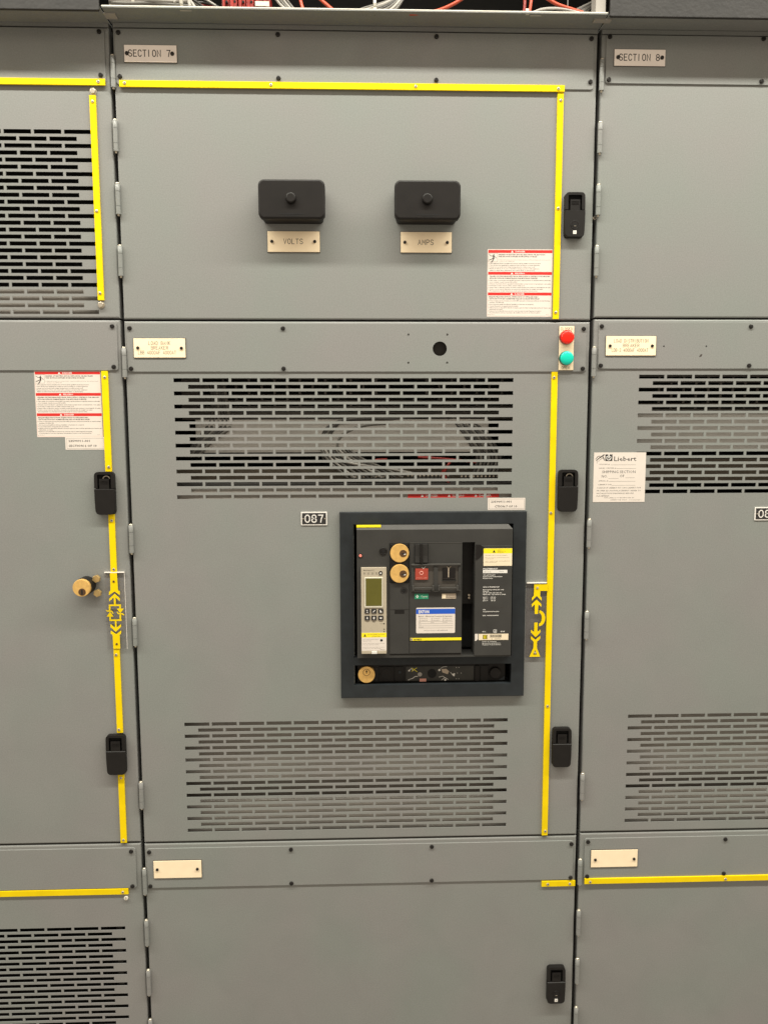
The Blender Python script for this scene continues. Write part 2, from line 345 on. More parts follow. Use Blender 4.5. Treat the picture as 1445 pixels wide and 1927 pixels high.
def latch(parent, x, z, keyed, catch=False):
    """z = top edge; 38 x 84"""
    k = (keyed, catch)
    if k in LM: return inst(LM[k], parent, (x, 0, z))
    m = MB(); W = 19.2; H = 84
    m.plate(-W, W, -H, 0, 0, -2, BLACK, r=7, bev=.3)
    def arc(cx, cz, r, a0, n=5): return [(cx+r*math.cos(math.radians(a0+90*i/n)), cz+r*math.sin(math.radians(a0+90*i/n))) for i in range(n+1)]
    o = arc(W-7.5, -7.5, 7.5, 0) + arc(-W+7.5, -7.5, 7.5, 90)
    U = [(W+.5, -32)] + o + [(-W-.5, -32), (-13.2, -32), (-13.2, -6.5), (-11.7, -5), (11.7, -5), (13.2, -6.5), (13.2, -32)]
    m.prism(U, -2, -10.5, BLACK)
    m.box(-13.2, 13.2, -36, -5, -2, -3, VOID)
    h = m.build('latch', parent, (x, 0, z))
    l = MB()
    lo = [(W+.8, -33.3), (-W-.8, -33.3)] + [(-W-.5, -60)] + arc(-W+8.2, -H+8, 8, 180) + arc(W-8.2, -H+8, 8, 270) + [(W+.5, -60)]
    def ins(p, d): 
        q = []
        for px, pz in p: q.append((px*(1-d/22), -58.5+(pz+58.5)*(1-d/26)))
        return q
    l.rings([[(a, -2.2, b) for a, b in lo], [(a, -10.5, b) for a, b in lo], [(a, -12, b) for a, b in ins(lo, 1.2)]], BLACK)
    l.prism([(-9.3, -33.4), (9.3, -33.4), (9.3, -13.5), (-9.3, -13.5)], -4, -10.8, BLACK)
    for kz in (-17, -19.6, -22.2): l.box(-7, 7, kz-.5, kz+.5, -10.7, -11.5, BLACK)
    l.build('lever', h)
    if keyed:
        kk = MB(); kk.torus(0, -61, -12, 7.6, .7, BLACK); kk.cyl(0, -61, 6.6, -12, -12.6, BOXB, 24); kk.prism([(-4.5, -62.2), (4.5, -62.2), (0, -58.2)], -12.6, -12.8, VOID); kk.box(-2, 2, -63.6, -62.9, -12.6, -13, ZINC)
        kk.build('lock_cylinder', h)
        bd = MB(); bd.plate(-3.3, 3.3, -78.2, -71.6, -12, -12.6, WINK, bev=.2); bd.box(-.7, .7, -75.8, -74, -12.6, -12.7, GINK); bd.build('badge', h)
    if catch:
        ct = MB(); ct.torus(3, -14.5, -5, 6.5, 1.3, ZINC, a0=10, a1=170, n=12); ct.build('strike_ring', h)
    LM[k] = h; return h
def cabinet(label, xc, dz, doors):
    t = thing('switchgear_cabinet', label, 'electrical cabinet', (xc, 0, 0), 'row of grey switchgear cabinets')
    m = MB(); Wd = 456.5
    # folded steel enclosure, open at the front, with posts, rails and compartment shelves
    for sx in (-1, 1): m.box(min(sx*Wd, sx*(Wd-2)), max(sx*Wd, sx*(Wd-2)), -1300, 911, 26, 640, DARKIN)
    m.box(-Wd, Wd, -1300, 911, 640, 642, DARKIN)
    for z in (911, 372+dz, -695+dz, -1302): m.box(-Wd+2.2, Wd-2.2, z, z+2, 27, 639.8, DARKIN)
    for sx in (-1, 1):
        x0, x1 = sorted((sx*Wd, sx*(Wd-45))); m.box(x0, x1, -1300, 911, 24, 26, GAP_SHADE)
    for z in (375+dz, -692+dz): m.box(-Wd+45, Wd-45, z-22, z+22, 24, 25.8, GAP_SHADE)
    m.box(-Wd+45, Wd-45, 880, 911, 24, 25.8, GAP_SHADE)
    m.build('enclosure', t)
    r = MB(); r.box(-452.5, 453.5, 906.6, 914.4, 0.4, 23, GREY); r.build('top_rail', t)
    return t
D7 = -453.5
# ---- section 7 -------------------------------------------------------------
C7 = cabinet('middle grey cabinet with the SECTION 7 plate and a circuit breaker in its door', 0, 0, None)
door_mb(-453, 453.5, 377, 905.4).build('upper_door', C7)
vh = slots(-362, 303, 264.3, 19) + slots(-362.5, 304, -432.8, 19) + [(-13, 307, -356, -23)]
door_mb(-453, 453.5, -690.4, 373, vh, [(157.5, 321, 17)]).build('middle_door', C7)
door_mb(-453, 453.5, -1235, -694.2).build('lower_door', C7)
cover_plate(C7, -449, 447, 805, 903.5, [(x, z) for x in (-442, -148, 148, 441) for z in (896, 819)])
cover_plate(C7, -449, 447, 276.3, 369.5, [(x, z) for x in (-442, -147.5, 440.5) for z in (359.5, 282.5)],
            [(157.5, 321, 14), (96, 348, 2.1), (172, 348, 2.1), (96, 294, 2.1), (172, 294, 2.1)])
cover_plate(C7, -449, 447, -790.5, -703, [(x, z) for x in (-443, -149, 146.5, 442.5) for z in (-710.5, -786)])
for z in (855, 741, 627, 513, 322, -23, -212, -557, -746, -861, -974, -1088): hinge_parts(C7, -454, z)
for z, k, ct in ((615.5, 1, 0), (83, 0, 1), (-452.5, 0, 0), (-986, 1, 0)): latch(C7, 415.5, z, bool(k), bool(ct))
# ---- section 6 (left) ------------------------------------------------------
C6 = cabinet('left grey cabinet with slotted upper door, cut by the left edge of the photo', -914.5, 0, None)
def L6(x): return x + 914.5
v6 = [(L6(a), L6(b), z0, z1) for a, b, z0, z1 in slots(-499.5-SW-11*PX+SW, -499, 724.7, 27)]
v6 = []
for r in range(27):
    k = 12 if r % 2 == 0 else 11; e = L6(-499.6) if r % 2 == 0 else L6(-527.4)
    for i in range(k): v6.append((e-SW-i*PX, e-i*PX, 724.7-r*PZ-SH, 724.7-r*PZ))
v6b = [(a, b, z0-1600.9, z1-1600.9) for a, b, z0, z1 in v6]
door_mb(L6(-1368), L6(-460.5), 379, 905.4, v6).build('upper_door', C6)
door_mb(L6(-1368), L6(-460.5), -688.6, 375, [], []).build('middle_door', C6)
door_mb(L6(-1368), L6(-460.5), -1235, -692.6, v6b).build('lower_door', C6)
cover_plate(C6, L6(-1363), L6(-468), 806.5, 903, [(L6(-477), 897), (L6(-477), 821), (L6(-771), 897), (L6(-771), 821)])
cover_plate(C6, L6(-1363), L6(-466.5), 279, 371.5, [(L6(-475), 363), (L6(-475), 286), (L6(-769), 363), (L6(-769), 286)])
cover_plate(C6, L6(-1363), L6(-471), -789, -700, [(L6(-480), -708), (L6(-480), -785), (L6(-774), -708), (L6(-774), -785)])
for z in (82.5, -453.5): latch(C6, L6(-500.5), z, False, z > 0)
# ---- section 8 (right) -----------------------------------------------------
C8 = cabinet('right grey cabinet with the SECTION 8 plate, cut by the right edge of the photo', 914.5, 5, None)
def L8(x): return x - 914.5
v8 = [(L8(a), L8(b), z0, z1) for a, b, z0, z1 in slots(554.5, 0, 270.8, 19)] + [(L8(a), L8(b), z0, z1) for a, b, z0, z1 in slots(555.5, 0, -429, 19)]
door_mb(L8(461.5), L8(1367), 382, 905.6).build('upper_door', C8)
door_mb(L8(461.5), L8(1367), -685.5, 378.2, v8).build('middle_door', C8)
door_mb(L8(461.5), L8(1367), -1235, -689.3).build('lower_door', C8)
cover_plate(C8, L8(469.5), L8(1363), 817, 904, [(L8(x), z) for x in (476, 770.5) for z in (900, 823.5)])
cover_plate(C8, L8(470.5), L8(1363), 282, 373.5, [(L8(x), z) for x in (476, 773.5) for z in (364.5, 288.5)], [(L8(601), 326, 1.7), (L8(686), 326, 1.7)])
cover_plate(C8, L8(471), L8(1363), -790, -699, [(L8(x), z) for x in (478, 773) for z in (-706.5, -784)])
for z in (859, 745.5, 631, 516.5, 323.5, -18, -208, -554.5, -745, -860, -972, -1085): hinge_parts(C8, L8(462), z)
# scuff on the section 8 cover plate
MB().prism([(L8(672), 305), (L8(677), 306), (L8(679), 311), (L8(675), 310)], -2.4, -2.5, GINK).build('scuff', C8)

# ---- interior pieces (parts of the cabinets) ---------------------------------
def inner(parent, name, x0, x1, z0, z1, y, m=STEEL, th=2, fold=8):
    q = MB(); q.box(x0, x1, z0, z1, y, y+th, m)
    if fold: q.box(x0, x1, z1, z1+2, y, y+fold, m)
    return q.build(name, parent)
def baffle(parent, x0, x1, z0, z1, y, xs):
    hs = [h for h in slots(xs, 0, z1-10, int((z1-z0-16)/PZ), n=13) if h[1] < x1-3]
    return MB().sheet(x0, x1, z0, z1, y, 2, hs, STEEL).build('perforated_baffle', parent)
baffle(C7, -390, 392, 185, 360, 190, -352)
inner(C7, 'instrument_panel', -330, 262, 118, 182, 40)
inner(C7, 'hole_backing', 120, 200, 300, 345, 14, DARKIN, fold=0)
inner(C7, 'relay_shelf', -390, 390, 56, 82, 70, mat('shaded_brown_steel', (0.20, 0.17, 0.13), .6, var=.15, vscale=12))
inner(C7, 'inner_barrier', -390, 390, -22, 44, 9)
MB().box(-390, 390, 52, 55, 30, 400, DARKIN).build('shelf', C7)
inner(C7, 'lower_inner_panel', -392, 392, -572, -415, 36, fold=0)
inner(C7, 'lower_inner_ledge', -392, 392, -686, -615, 22)
inner(C7, 'lower_rear_panel', -392, 392, -650, -545, 62, fold=0)
inner(C6, 'sill_panel', L6(-1330), L6(-478), 381, 437, 17)
inner(C6, 'lower_strap', L6(-558), L6(-546), -1100, -872, 120, DARKIN, fold=0)
baffle(C8, L8(520), L8(1300), 196, 365, 190, L8(560))
inner(C8, 'instrument_panel', L8(500), L8(1330), 122, 196, 40)
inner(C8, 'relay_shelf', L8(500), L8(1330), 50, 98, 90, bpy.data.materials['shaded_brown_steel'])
inner(C8, 'lower_inner_panel', L8(500), L8(1330), -568, -410, 36, fold=0)
inner(C8, 'lower_rear_panel', L8(500), L8(1330), -650, -545, 62, fold=0)
inner(C8, 'lower_inner_ledge', L8(500), L8(1330), -680, -608, 22)
# terminal blocks on the section 7 shelf
tbm = MB()
for i in range(11): tbm.box(i*8.2, i*8.2+6.6, 0, 15, 0, -10, WDRK); tbm.cyl(i*8.2+3.3, 8, 2.1, -10, -11.2, ZINC, 8)
tbm.box(-3, 93, -2, 0, 2, -12, NAT)
tb = tbm.build('terminal_block', C7, (-20, 50, 60)); inst(tb, C7, (95, 50, 62)); inst(tb, C7, (205, 50, 60))
# danger strip on the inner barrier
ds = MB(); ds.box(0, 184, -14, 9, 0, -.3, RED)
for i, (s_, x) in enumerate((('DANGER', 50), ('PELIGRO', 104), ('DANGER', 158))):
    ds.prism([(x-24, 1.5), (x-18, 1.5), (x-21, 6.5)], -.3, -.5, WINK); ds.text(s_, x-14, 1.8, 4.2, WINK, -.5, w=24, bold=.02)
thing('danger_label', 'red DANGER strip seen through the lowest slots of the upper vent', 'warning label', (96, 8.6, 27.5), 'red and white danger labels', ds)

# ---- top wireway ---------------------------------------------------------------
LIP_GLINT = mat('tray_lip_glint', (0.80, 0.76, 0.68), .4)  # pale colour paints the light reflected along the open tray's lip
def wireway(xc, dz, closed, label):
    t = thing('cable_tray', label, 'wireway', (xc, 0, 915+dz), 'wireways on top of the cabinets')
    m = MB(); m.box(-456, 456, 0, 2, -52, 300, GREY); m.box(-456, 456, 2, 3.6, -52.2, -50.4, LIP_GLINT if not closed else GREY); m.build('tray_floor', t)
    m = MB(); m.box(-456, 456, 2.2, 420, 240, 242, GAP_SHADE); m.box(-456, 456, 420, 422, -60, 242, GAP_SHADE); m.build('back_wall', t)
    if closed:
        m = MB(); m.plate(-456.5, 456, -6, 430, -52.4, -57, LEATHER, r=3, bev=1.5); m.build('front_cover', t)
    return t
T7 = wireway(0, 0, False, 'open wireway above the middle cabinet with cables showing inside')
T6 = wireway(-914.5, -2, True, 'wireway above the left cabinet closed by a black cover')
T8 = wireway(914.5, 0, True, 'wireway above the right cabinet closed by a black cover')
m = MB(); m.box(-18, 14, -1.8, -.2, -34, -14, STEEL)
m.build('splice_plate', T7, (-452, 0, 0)); MB().box(-20, 12, -1.6, -.2, -38, -24, STEEL).build('splice_plate', T7, (456, 0, 0))
m = MB(); m.box(-10, 10, -.7, -.1, -45, -43.4, NAT); m.build('slit_light_strip', T7, (-308, 0, 0)); m.build('slit_light_strip', T7, (325, 0, 0))  # pale strips stand for light shining through slits in the lip
m = MB(); m.box(434, 452, 5, 300, -49, -46, STEEL); m.box(434, 437, 5, 300, -46, -20, STEEL); m.build('corner_post', T7)

def wires(name, label, cat, runs, mats, r, loc=(0, 0, 0), ties=(), group=None):
    t = thing(name, label, cat, loc, group)
    for i, run in enumerate(runs):
        MB().tube(run, r if not isinstance(r, (list, tuple)) else r[i % len(r)], mats[i % len(mats)]).build('wire', t)
    for tx, ty, tz, tr in ties:
        q = MB(); rs = []
        for x in (-2.5, 2.5): rs.append([(tx+x, ty+tr*math.cos(.5236*j), tz+tr*math.sin(.5236*j)) for j in range(12)])
        q.rings(rs, NAT); q.box(tx-3, tx+3, tz-tr-3, tz-tr+1, ty-tr*.5-4, ty-tr*.5, NAT); q.build('cable_tie', t)
    return t
def run(x0, x1, y, z, n=5, j=3, dz=0):
    return [(x0+(x1-x0)*i/(n-1), y+random.uniform(-j, j), z+dz*i/(n-1)+random.uniform(-j, j)*.6) for i in range(n)]
G = 'wires and cables in the open wireway'
wires('cable_bundle', 'bundle of white cables tied together at the left end of the open wireway', 'cable bundle',
      [run(-445, -300, -34+random.uniform(-7, 7), 925+i*2.7) for i in range(7)], [WWHT, WGRY, WWHT], 3.4, ties=[(-402, -34, 933, 11), (-316, -34, 933, 12)], group=G)
wires('cable_bundle', 'loose white and dark wires left of the red connectors in the wireway', 'cable bundle',
      [[(-316+i*4, -30, 930+i*3), (-285+i*6, -20+i*3, 948-i*5), (-258+i*5, -25, 934-i*3), (-235, -10, 921)] for i in range(5)] + [[(-330, -40, 930), (-308, -42, 940), (-300, -44, 922)], [(-322, -40, 950), (-302, -40, 935), (-292, -42, 921)]],
      [WWHT, WDRK, WREN, WWHT, WDRK, WWHT, WWHT], [1.8, 2.2, 1.8, 1.8, 2.2, 3.2, 3.0], group=G)
rc = MB()
for i in range(6):
    x = -246+i*15; rc.plate(x, x+13, 921+random.uniform(-2, 4), 948+random.uniform(-4, 6), 0, -28+random.uniform(-4, 8), CONN, r=1.5, bev=1); rc.box(x+3, x+6, 925, 945, -28, -33, CONN); rc.cyl(x+9, 938, 2.2, -20, -32, VOID, 8)
for i in range(5): rc.box(-240+i*17, -233+i*17, 918, 924+random.uniform(0, 5), -33, -28, WREN)
t = thing('connector_block', 'cluster of red plastic connectors lying in the open wireway', 'connector', (0, 0, 0), None)
rc.build('housing', t); m = MB(); m.box(-185, -160, 930, 938, -34, -22, NAT); m.box(-168, -150, 918, 924, -38, -28, NAT); m.build('plug', t)
wires('cable_bundle', 'short white wires right of the red connectors in the wireway', 'cable bundle', [[(-152+i*6, -30, 950), (-140+i*6, -30, 935), (-128+i*5, -32, 924)] for i in range(4)], [WWHT, WGRY], 2.4, group=G)
wires('cable', 'red wire dropping steeply beside the short white wires', 'cable', [[(-108, -30, 965), (-102, -30, 938), (-96, -36, 915+3)]], [WORG], 3.0, group=G)
wires('cable', 'red wire slanting down to the left of the grey wire fan', 'cable', [[(-95, -20, 972), (-66, -28, 945), (-38, -38, 918)]], [WORG], 3.0, group=G)
wires('cable_bundle', 'fan of grey wires held by a white tie in the middle of the wireway', 'cable bundle',
      [[(-12+i*7, -38, 917), (15+i*8, -32, 930-i), (50+i*5, -24, 944), (95, -10, 968+i*2)] for i in range(7)], [WGRY, STEEL, WGRY, WDRK], 2.6, ties=[(32, -30, 936, 9)], group=G)
wires('cable', 'thick orange red wire curving up right of the grey wire fan', 'cable', [[(95, -40, 917), (120, -40, 919), (150, -36, 926), (190, -30, 948), (230, -20, 985)]], [WORG], 3.2, group=G)
wires('cable', 'pair of thin red wires standing at the white clip near the right end', 'cable', [[(304, -40, 917), (306, -38, 945), (303, -30, 980)], [(314, -40, 917), (318, -38, 945), (322, -30, 980)]], [WREN, WORG], 2.8, group=G)
wires('cable', 'red wire slanting down to the white looped cable near the right end', 'cable', [[(335, -30, 960), (365, -32, 942), (392, -38, 930), (412, -44, 921)]], [WORG], 3.2, group=G)
wires('cable', 'flat white looped cable lying on the tray lip near the right end', 'cable', [[(316+i*2, -44, 919), (335, -46, 924+i), (360, -46, 926+i), (385, -46, 924), (408, -46, 919)] for i in range(2)], [WWHT, WWHT], 2.2, ties=[(309, -44, 922, 4.5)], group=G)
wires('cable_bundle', 'dark grey cable bundle rising beside the corner post at the right end', 'cable bundle', [[(385+i*5, -15, 920), (405+i*4, -14, 938-i), (430, -10, 952-i*2), (470, 0, 975)] for i in range(6)], [WGRY, WDRK, WGRY], 3.4, group=G)
# harnesses behind the upper vent of section 7
G = 'wire harnesses behind the upper vent'
wires('wire_harness', 'dark wire harness hanging at the left end behind the upper vent', 'wire harness',
      [[(-300+i*5, 50+i, 260), (-296+i*6, 46, 205), (-306+i*9, 42, 170), (-330+i*6, 40, 140), (-352+i*5, 40, 110)] for i in range(6)], [WDRK, WDRK, WGRY], 4, group=G)
wires('wire_harness', 'black wire loop over the grey panel in the middle behind the upper vent', 'wire harness',
      [[(-72+i*6, 45, 100), (-80+i*5, 44, 140), (-68+i*4, 42, 165), (-40+i*2, 40, 180+i), (20, 40, 186+i*2), (90, 44, 184+i*2), (150, 48, 192)] for i in range(5)] + [[(-45, 42, 112), (-44, 42, 140), (-28, 42, 158), (10, 42, 172), (60, 42, 176)]],
      [WDRK, WDRK, WGRY], 3.6, group=G)
wires('wire_harness', 'fan of pale wires running down to the terminal blocks', 'wire harness',
      [[(-78+i*7, 40, 124), (-66+i*9, 36, 104), (-45+i*12, 34, 84), (-25+i*14, 36, 66)] for i in range(9)] + [[(-50, 34, 104), (0, 32, 92), (60, 34, 84), (110, 38, 74)]], [WGRY, WWHT, WGRY, WDRK], 2.6, group=G)
wires('wire_harness', 'grey wire harness hanging at the right end behind the upper vent', 'wire harness',
      [[(170+i*8, 46, 200-i*3), (200+i*7, 42, 170), (222+i*8, 40, 140), (240+i*8, 40, 105), (232+i*8, 40, 72)] for i in range(7)], [WDRK, WGRY, WDRK, WGRY], 3.4, group=G)
wires('wire_harness', 'thin red wires curving down behind the right half of the upper vent', 'wire harness',
      [[(118, 34, 108), (145, 32, 106), (200, 34, 101), (240, 40, 96)], [(185, 34, 100), (176, 32, 86), (172, 32, 74), (176, 34, 62), (184, 38, 50)], [(22, 38, 96), (34, 36, 102), (55, 38, 103)], [(170, 34, 82), (168, 34, 70), (172, 34, 60)]], [WREN, WREN], 2.6, group=G)

q = MB(); q.cyl(457.5, 571, 2.6, 20, 2, ZINC, 12); q.box(453.8, 461.2, 569.6, 572.4, 2, 3.5, ZINC); q.build('door_stud', C7)
# ---------------------------------------------------------------- yellow mimic strips
RV = None
def strip(label, x0, x1, z0, z1, screws, yb=-.2, th=3.2):
    global RV
    cx, cz = (x0+x1)/2, (z0+z1)/2
    t = thing('mimic_strip', label, 'yellow strip', (cx, yb, cz), 'yellow one-line diagram strips')
    m = MB(); m.plate(x0-cx, x1-cx, z0-cz, z1-cz, 0, -th, YEL, bev=.35); m.build('bar', t)
    for sx, sz in screws:
        if RV is None:
            q = MB(); q.cyl(0, 0, 2.9, 0, -1.5, ZINC, 12, .8); q.cyl(0, 0, 1.1, -1.4, -1.6, SCREWB, 6); RV = q.build('screw', t, (sx-cx, -th, sz-cz))
        else: inst(RV, t, (sx-cx, -th, sz-cz))
    return t
strip('yellow strip across the top of the left cabinet', -1300, -469, 802, 813.5, [(-481, 808), (-1000, 808)], yb=-2.5)
strip('upright yellow strip beside the slots of the left cabinet upper door', -500, -488.2, 412, 785.5, [(-494, 774), (-495, 577), (-495, 425)])
strip('yellow strip between the danger label and the upper latch of the left cabinet', -499.5, -487, 83, 278, [(-493, 266), (-492.5, 92)])
strip('yellow strip from the upper latch down to the clear diagram plate', -497.5, -485.5, -119, -1.5, [(-491, -14), (-491, -112)])
strip('yellow strip from the clear diagram plate down to the lower left latch', -498.5, -486.5, -451, -275.5, [(-493.5, -287), (-494, -444)])
strip('yellow strip below the lower latch of the left cabinet', -500.5, -488, -688.5, -538.5, [(-494, -547), (-494.5, -682)])
strip('yellow strip across the left cabinet lower door, above its slots', -1300, -489, -802.5, -790, [(-500.5, -797), (-1000, -797)])
strip('long yellow strip across the top of the middle cabinet', -443, 391.5, 799.8, 811.6, [(-433, 806), (-162, 806), (109, 806), (379.5, 805)], yb=-2.5)
strip('upright yellow strip beside the latch of the middle cabinet upper door', 378.8, 390.6, 378.3, 799.4, [(385, 785), (384.5, 587), (384, 391)])
strip('tallest upright yellow strip, right of the circuit breaker', 379, 391, -689.8, 276, [(383.5, 265), (383, -4), (385, -407), (386, -680)])
strip('short yellow strip at the right end of the middle cabinet bottom door', 381, 452.8, -805.3, -793, [(394, -799.5), (441, -799.5)])
strip('yellow strip below the blank plate of the right cabinet', 472, 1300, -800, -788.2, [(484, -795), (776, -795), (1100, -795)], yb=-2.5)

# ---------------------------------------------------------------- nameplates
def nameplate(label, x0, x1, z0, z1, lines, m=IVORY, ink=ENGR, scr=(), y=-2.4, wd=.55, srad=3.0, tilt=0.0, border=True):
    cx, cz = (x0+x1)/2, (z0+z1)/2
    t = thing('nameplate', label, 'nameplate', (cx, y-.1, cz), 'engraved nameplates')
    q = MB()
    q.plate(x0-cx-.7, x1-cx+.7, z0-cz-.7, z1-cz+.7, 0, -1.0, SCREWB, bev=.1) if border else None
    q.plate(x0-cx, x1-cx, z0-cz, z1-cz, 0 if not border else -1.0, -2.0, m, bev=.3); q.build('plate', t)
    if lines:
        e = MB()
        for s_, lx, lz, h, w_ in lines: e.engrave(s_, lx, lz, h, ink, -2.05, w=w_, wd=wd)
        e.build('lettering', t)
    for sx in scr:
        q = MB(); q.cyl(0, 0, srad, 0, -2.2, SCREWB, 14, .9); q.cyl(0, 0, 1.1, -2.1, -2.3, VOID, 6); q.build('screw', t, (sx[0]-cx, -2, sx[1]-cz))
    t.rotation_euler.y = tilt
    return t
nameplate('white engraved plate on the top left of the middle cabinet', -432, -335.5, 844, 874, [('SECTION 7', -2, -5, 11, 76)], WPLATE, INK, [(-427, 859), (-343.5, 859)], wd=1.55, srad=3.6)
nameplate('white engraved plate on the top left of the right cabinet', 485, 582.5, 848, 877.5, [('SECTION 8', -1, -5, 11, 76)], WPLATE, INK, [(492, 863), (576, 863)], wd=1.55, srad=3.6)
nameplate('ivory plate engraved VOLTS under the left black box', -174, -74.5, 503.5, 542, [('VOLTS', -1, -4, 9, 36)], scr=[(-166, 523), (-84, 523)], wd=1.1, y=0)
nameplate('ivory plate engraved AMPS under the right black box', 81, 179.5, 503.5, 542, [('AMPS', -1, -4.5, 9, 29)], scr=[(89, 522.5), (171, 522.5)], wd=1.1, y=0)
nameplate('ivory LOAD BANK BREAKER plate on the middle cabinet', -435, -336, 303.5, 340, [('LOAD BANK', 0, 6, 6.5, 41), ('BREAKER', 0, -3, 6.5, 32), ('LBB 4000AF 4000AT', -5, -12, 6.5, 72)], scr=[(-427, 322), (-343.5, 321.5)], wd=.72)
nameplate('ivory LOAD DISTRIBUTION BREAKER plate on the right cabinet', 485, 584.5, 307.8, 345.5, [('LOAD DISTRIBUTION', 0, 6.5, 6.2, 68), ('BREAKER', 0, -2.5, 6.2, 32), ('LDB-2 4000AF 4000AT', -2, -11.5, 6.2, 72)], scr=[(493, 326.5), (577, 326.5)], wd=.72)
nameplate('blank ivory plate at the lower left of the middle cabinet', -434.5, -335.5, -767.5, -729.5, [], scr=[(-427, -748), (-344, -748.5)])
nameplate('blank ivory plate at the lower left of the right cabinet', 485, 584.5, -763, -725, [], scr=[(494, -746), (577, -745.5)])
def numplate(label, x0, x1, z0, z1, s_, w_):
    cx, cz = (x0+x1)/2, (z0+z1)/2; t = thing('number_plate', label, 'number plate', (cx, -.1, cz), 'black number plates with a white border')
    q = MB(); q.plate(x0-cx, x1-cx, z0-cz, z1-cz, 0, -1.6, WINK, r=1, bev=.3); q.plate(x0-cx+2.2, x1-cx-2.2, z0-cz+2.2, z1-cz-2.2, -1.6, -1.9, INK, bev=.05); q.build('plate', t)
    e = MB(); e.engrave(s_, 0, -7, 14, WINK, -1.95, w=w_, wd=2.0); e.build('lettering', t)
    for sx in (-1, 1): q = MB(); q.cyl(0, 0, 1.4, 0, -.8, ZINC, 10); q.build('screw', t, (sx*((x1-x0)/2-4.6), -1.9, 0))
numplate('black plate numbered 087 under the upper vent', -118, -66, -26.3, .6, '087', 35)
numplate('black plate starting 08 at the right edge of the photo', 801, 853, -22, 5, '088', 35)

# ---------------------------------------------------------------- test boxes
def testbox(label, xc, zc):
    t = thing('test_switch_cover', label, 'meter box', (xc, 0, zc), 'black covered boxes on the upper door')
    q = MB(); q.plate(-57.5, 57.5, -34, 35, 0, -26, BOXB, r=8, bev=2); q.build('base', t)
    q = MB(); q.plate(-61.8, 61.8, -35, 36.2, -26, -42, BOXB, r=11, bev=3.4, seg=8); q.build('cover', t)
    q = MB(); q.box(-22, 22, -26.7, -26.2, -41.9, -42.3, BEZEL); q.box(-12, 12, -29.6, -29.2, -41.9, -42.3, BEZEL); q.build('moulded_line', t)
    q = MB(); q.cyl(-1, 1.5, 9.8, -42, -49, BOXB, 24, 2.6); q.torus(-1, 1.5, -46.4, 8.6, .7, BEZEL, a0=30, a1=150, n=10); q.build('knob', t)  # lighter top arc paints the highlight on the knob's edge
testbox('black covered box above the VOLTS plate', -124, 590)
testbox('black covered box above the AMPS plate', 129.5, 590)

# ---------------------------------------------------------------- pilot lights
t = thing('indicator_station', 'ivory plate with red and green pilot lights marked CLOSED and OPEN', 'indicator light', (406.5, -2.5, 322))
q = MB(); q.plate(-15, 15, -43, 43, 0, -1, ENGR, bev=.1); q.plate(-14.6, 14.6, -42.6, 42.6, -1, -2, IVORY, bev=.2); q.build('plate', t)
q = MB(); q.engrave('CLOSED', -.4, 34.5, 5, ENGR, -2.05, w=23, wd=.75); q.engrave('OPEN', -1, -40.5, 5, ENGR, -2.05, w=15, wd=.75); q.build('lettering', t)
for z, a_, b_, nm in ((20.6, RLENS, RLENS_D, 'red_lamp'), (-19.8, GLENS, GLENS_D, 'green_lamp')):
    q = MB(); q.cyl(-.7, z, 14.0, -2, -9, b_, 32, r2=13.6); r_ = q.build(nm, t)
    q = MB(); q.rings([[(-.7+r_2*math.cos(6.28318*i/32), y_2, z+r_2*math.sin(6.28318*i/32)) for i in range(32)] for r_2, y_2 in ((13, -9), (12.9, -12.5), (12.3, -14), (10.5, -15.2), (7, -16.2), (3, -16.7))], a_, smooth=True); q.build('lens', r_)

# ---------------------------------------------------------------- danger labels
DL = [(328, 'This equipment must be installed and serviced only by qualified electrical personnel.', 865), (358, 'Turn off all power supplying this equipment before working on or inside equipment.', 850),
 (388, 'Always use a properly rated voltage sensing device to confirm power is off.', 765), (417, 'Replace all devices, doors, and covers before turning on power to this equipment.', 840), (447, ' Failure to follow these instructions will result in death or serious injury.', 770),
 (615, 'Utilice equipo de protección personal (EPP) apropiado y siga las prácticas de seguridad eléctrica establecidas', 1040), (645, '  por su compañía, consulte la norma 70E de NFPA.', 470), (675, 'Solamente el personal eléctrico especializado deberá instalar y prestar servicio de mantenimiento a este equipo.', 1050),
 (705, 'Desenergice el equipo antes de realizar cualquier trabajo en él.', 600), (735, 'Siempre utilice un dispositivo detector de tensión nominal adecuado para confirmar la desenergización del equipo.', 1050),
 (765, 'Vuelva a colocar todos los dispositivos, las puertas y las cubiertas antes de energizar este equipo.', 915), (795, '  El incumplimiento de estas instrucciones podrá causar la muerte o lesiones serias.', 820),
 (965, "Portez un équipement de protection personnelle (ÉPP) approprié et observez les méthodes de travail électrique", 1040), (995, '  sécuritaire. Voir NFPA 70E.', 250), (1025, "Seul un personnel qualifié doit effectuer l'installation et l'entretien de cet appareil.", 755), (1055, "Coupez l'alimentation de l'appareil avant d'y travailler.", 500),
 (1085, "Utilisez toujours un dispositif de détection de tension ayant une valeur nominale appropriée pour s'assurer que", 1050), (1112, "  l'alimentation est coupée.", 230), (1140, "Replacez tous les dispositifs, les portes et les couvercles avant de mettre l'appareil sous tension.", 890), (1170, "  Si ces directives ne sont pas respectées, cela entraînera la mort ou des blessures graves.", 875)]
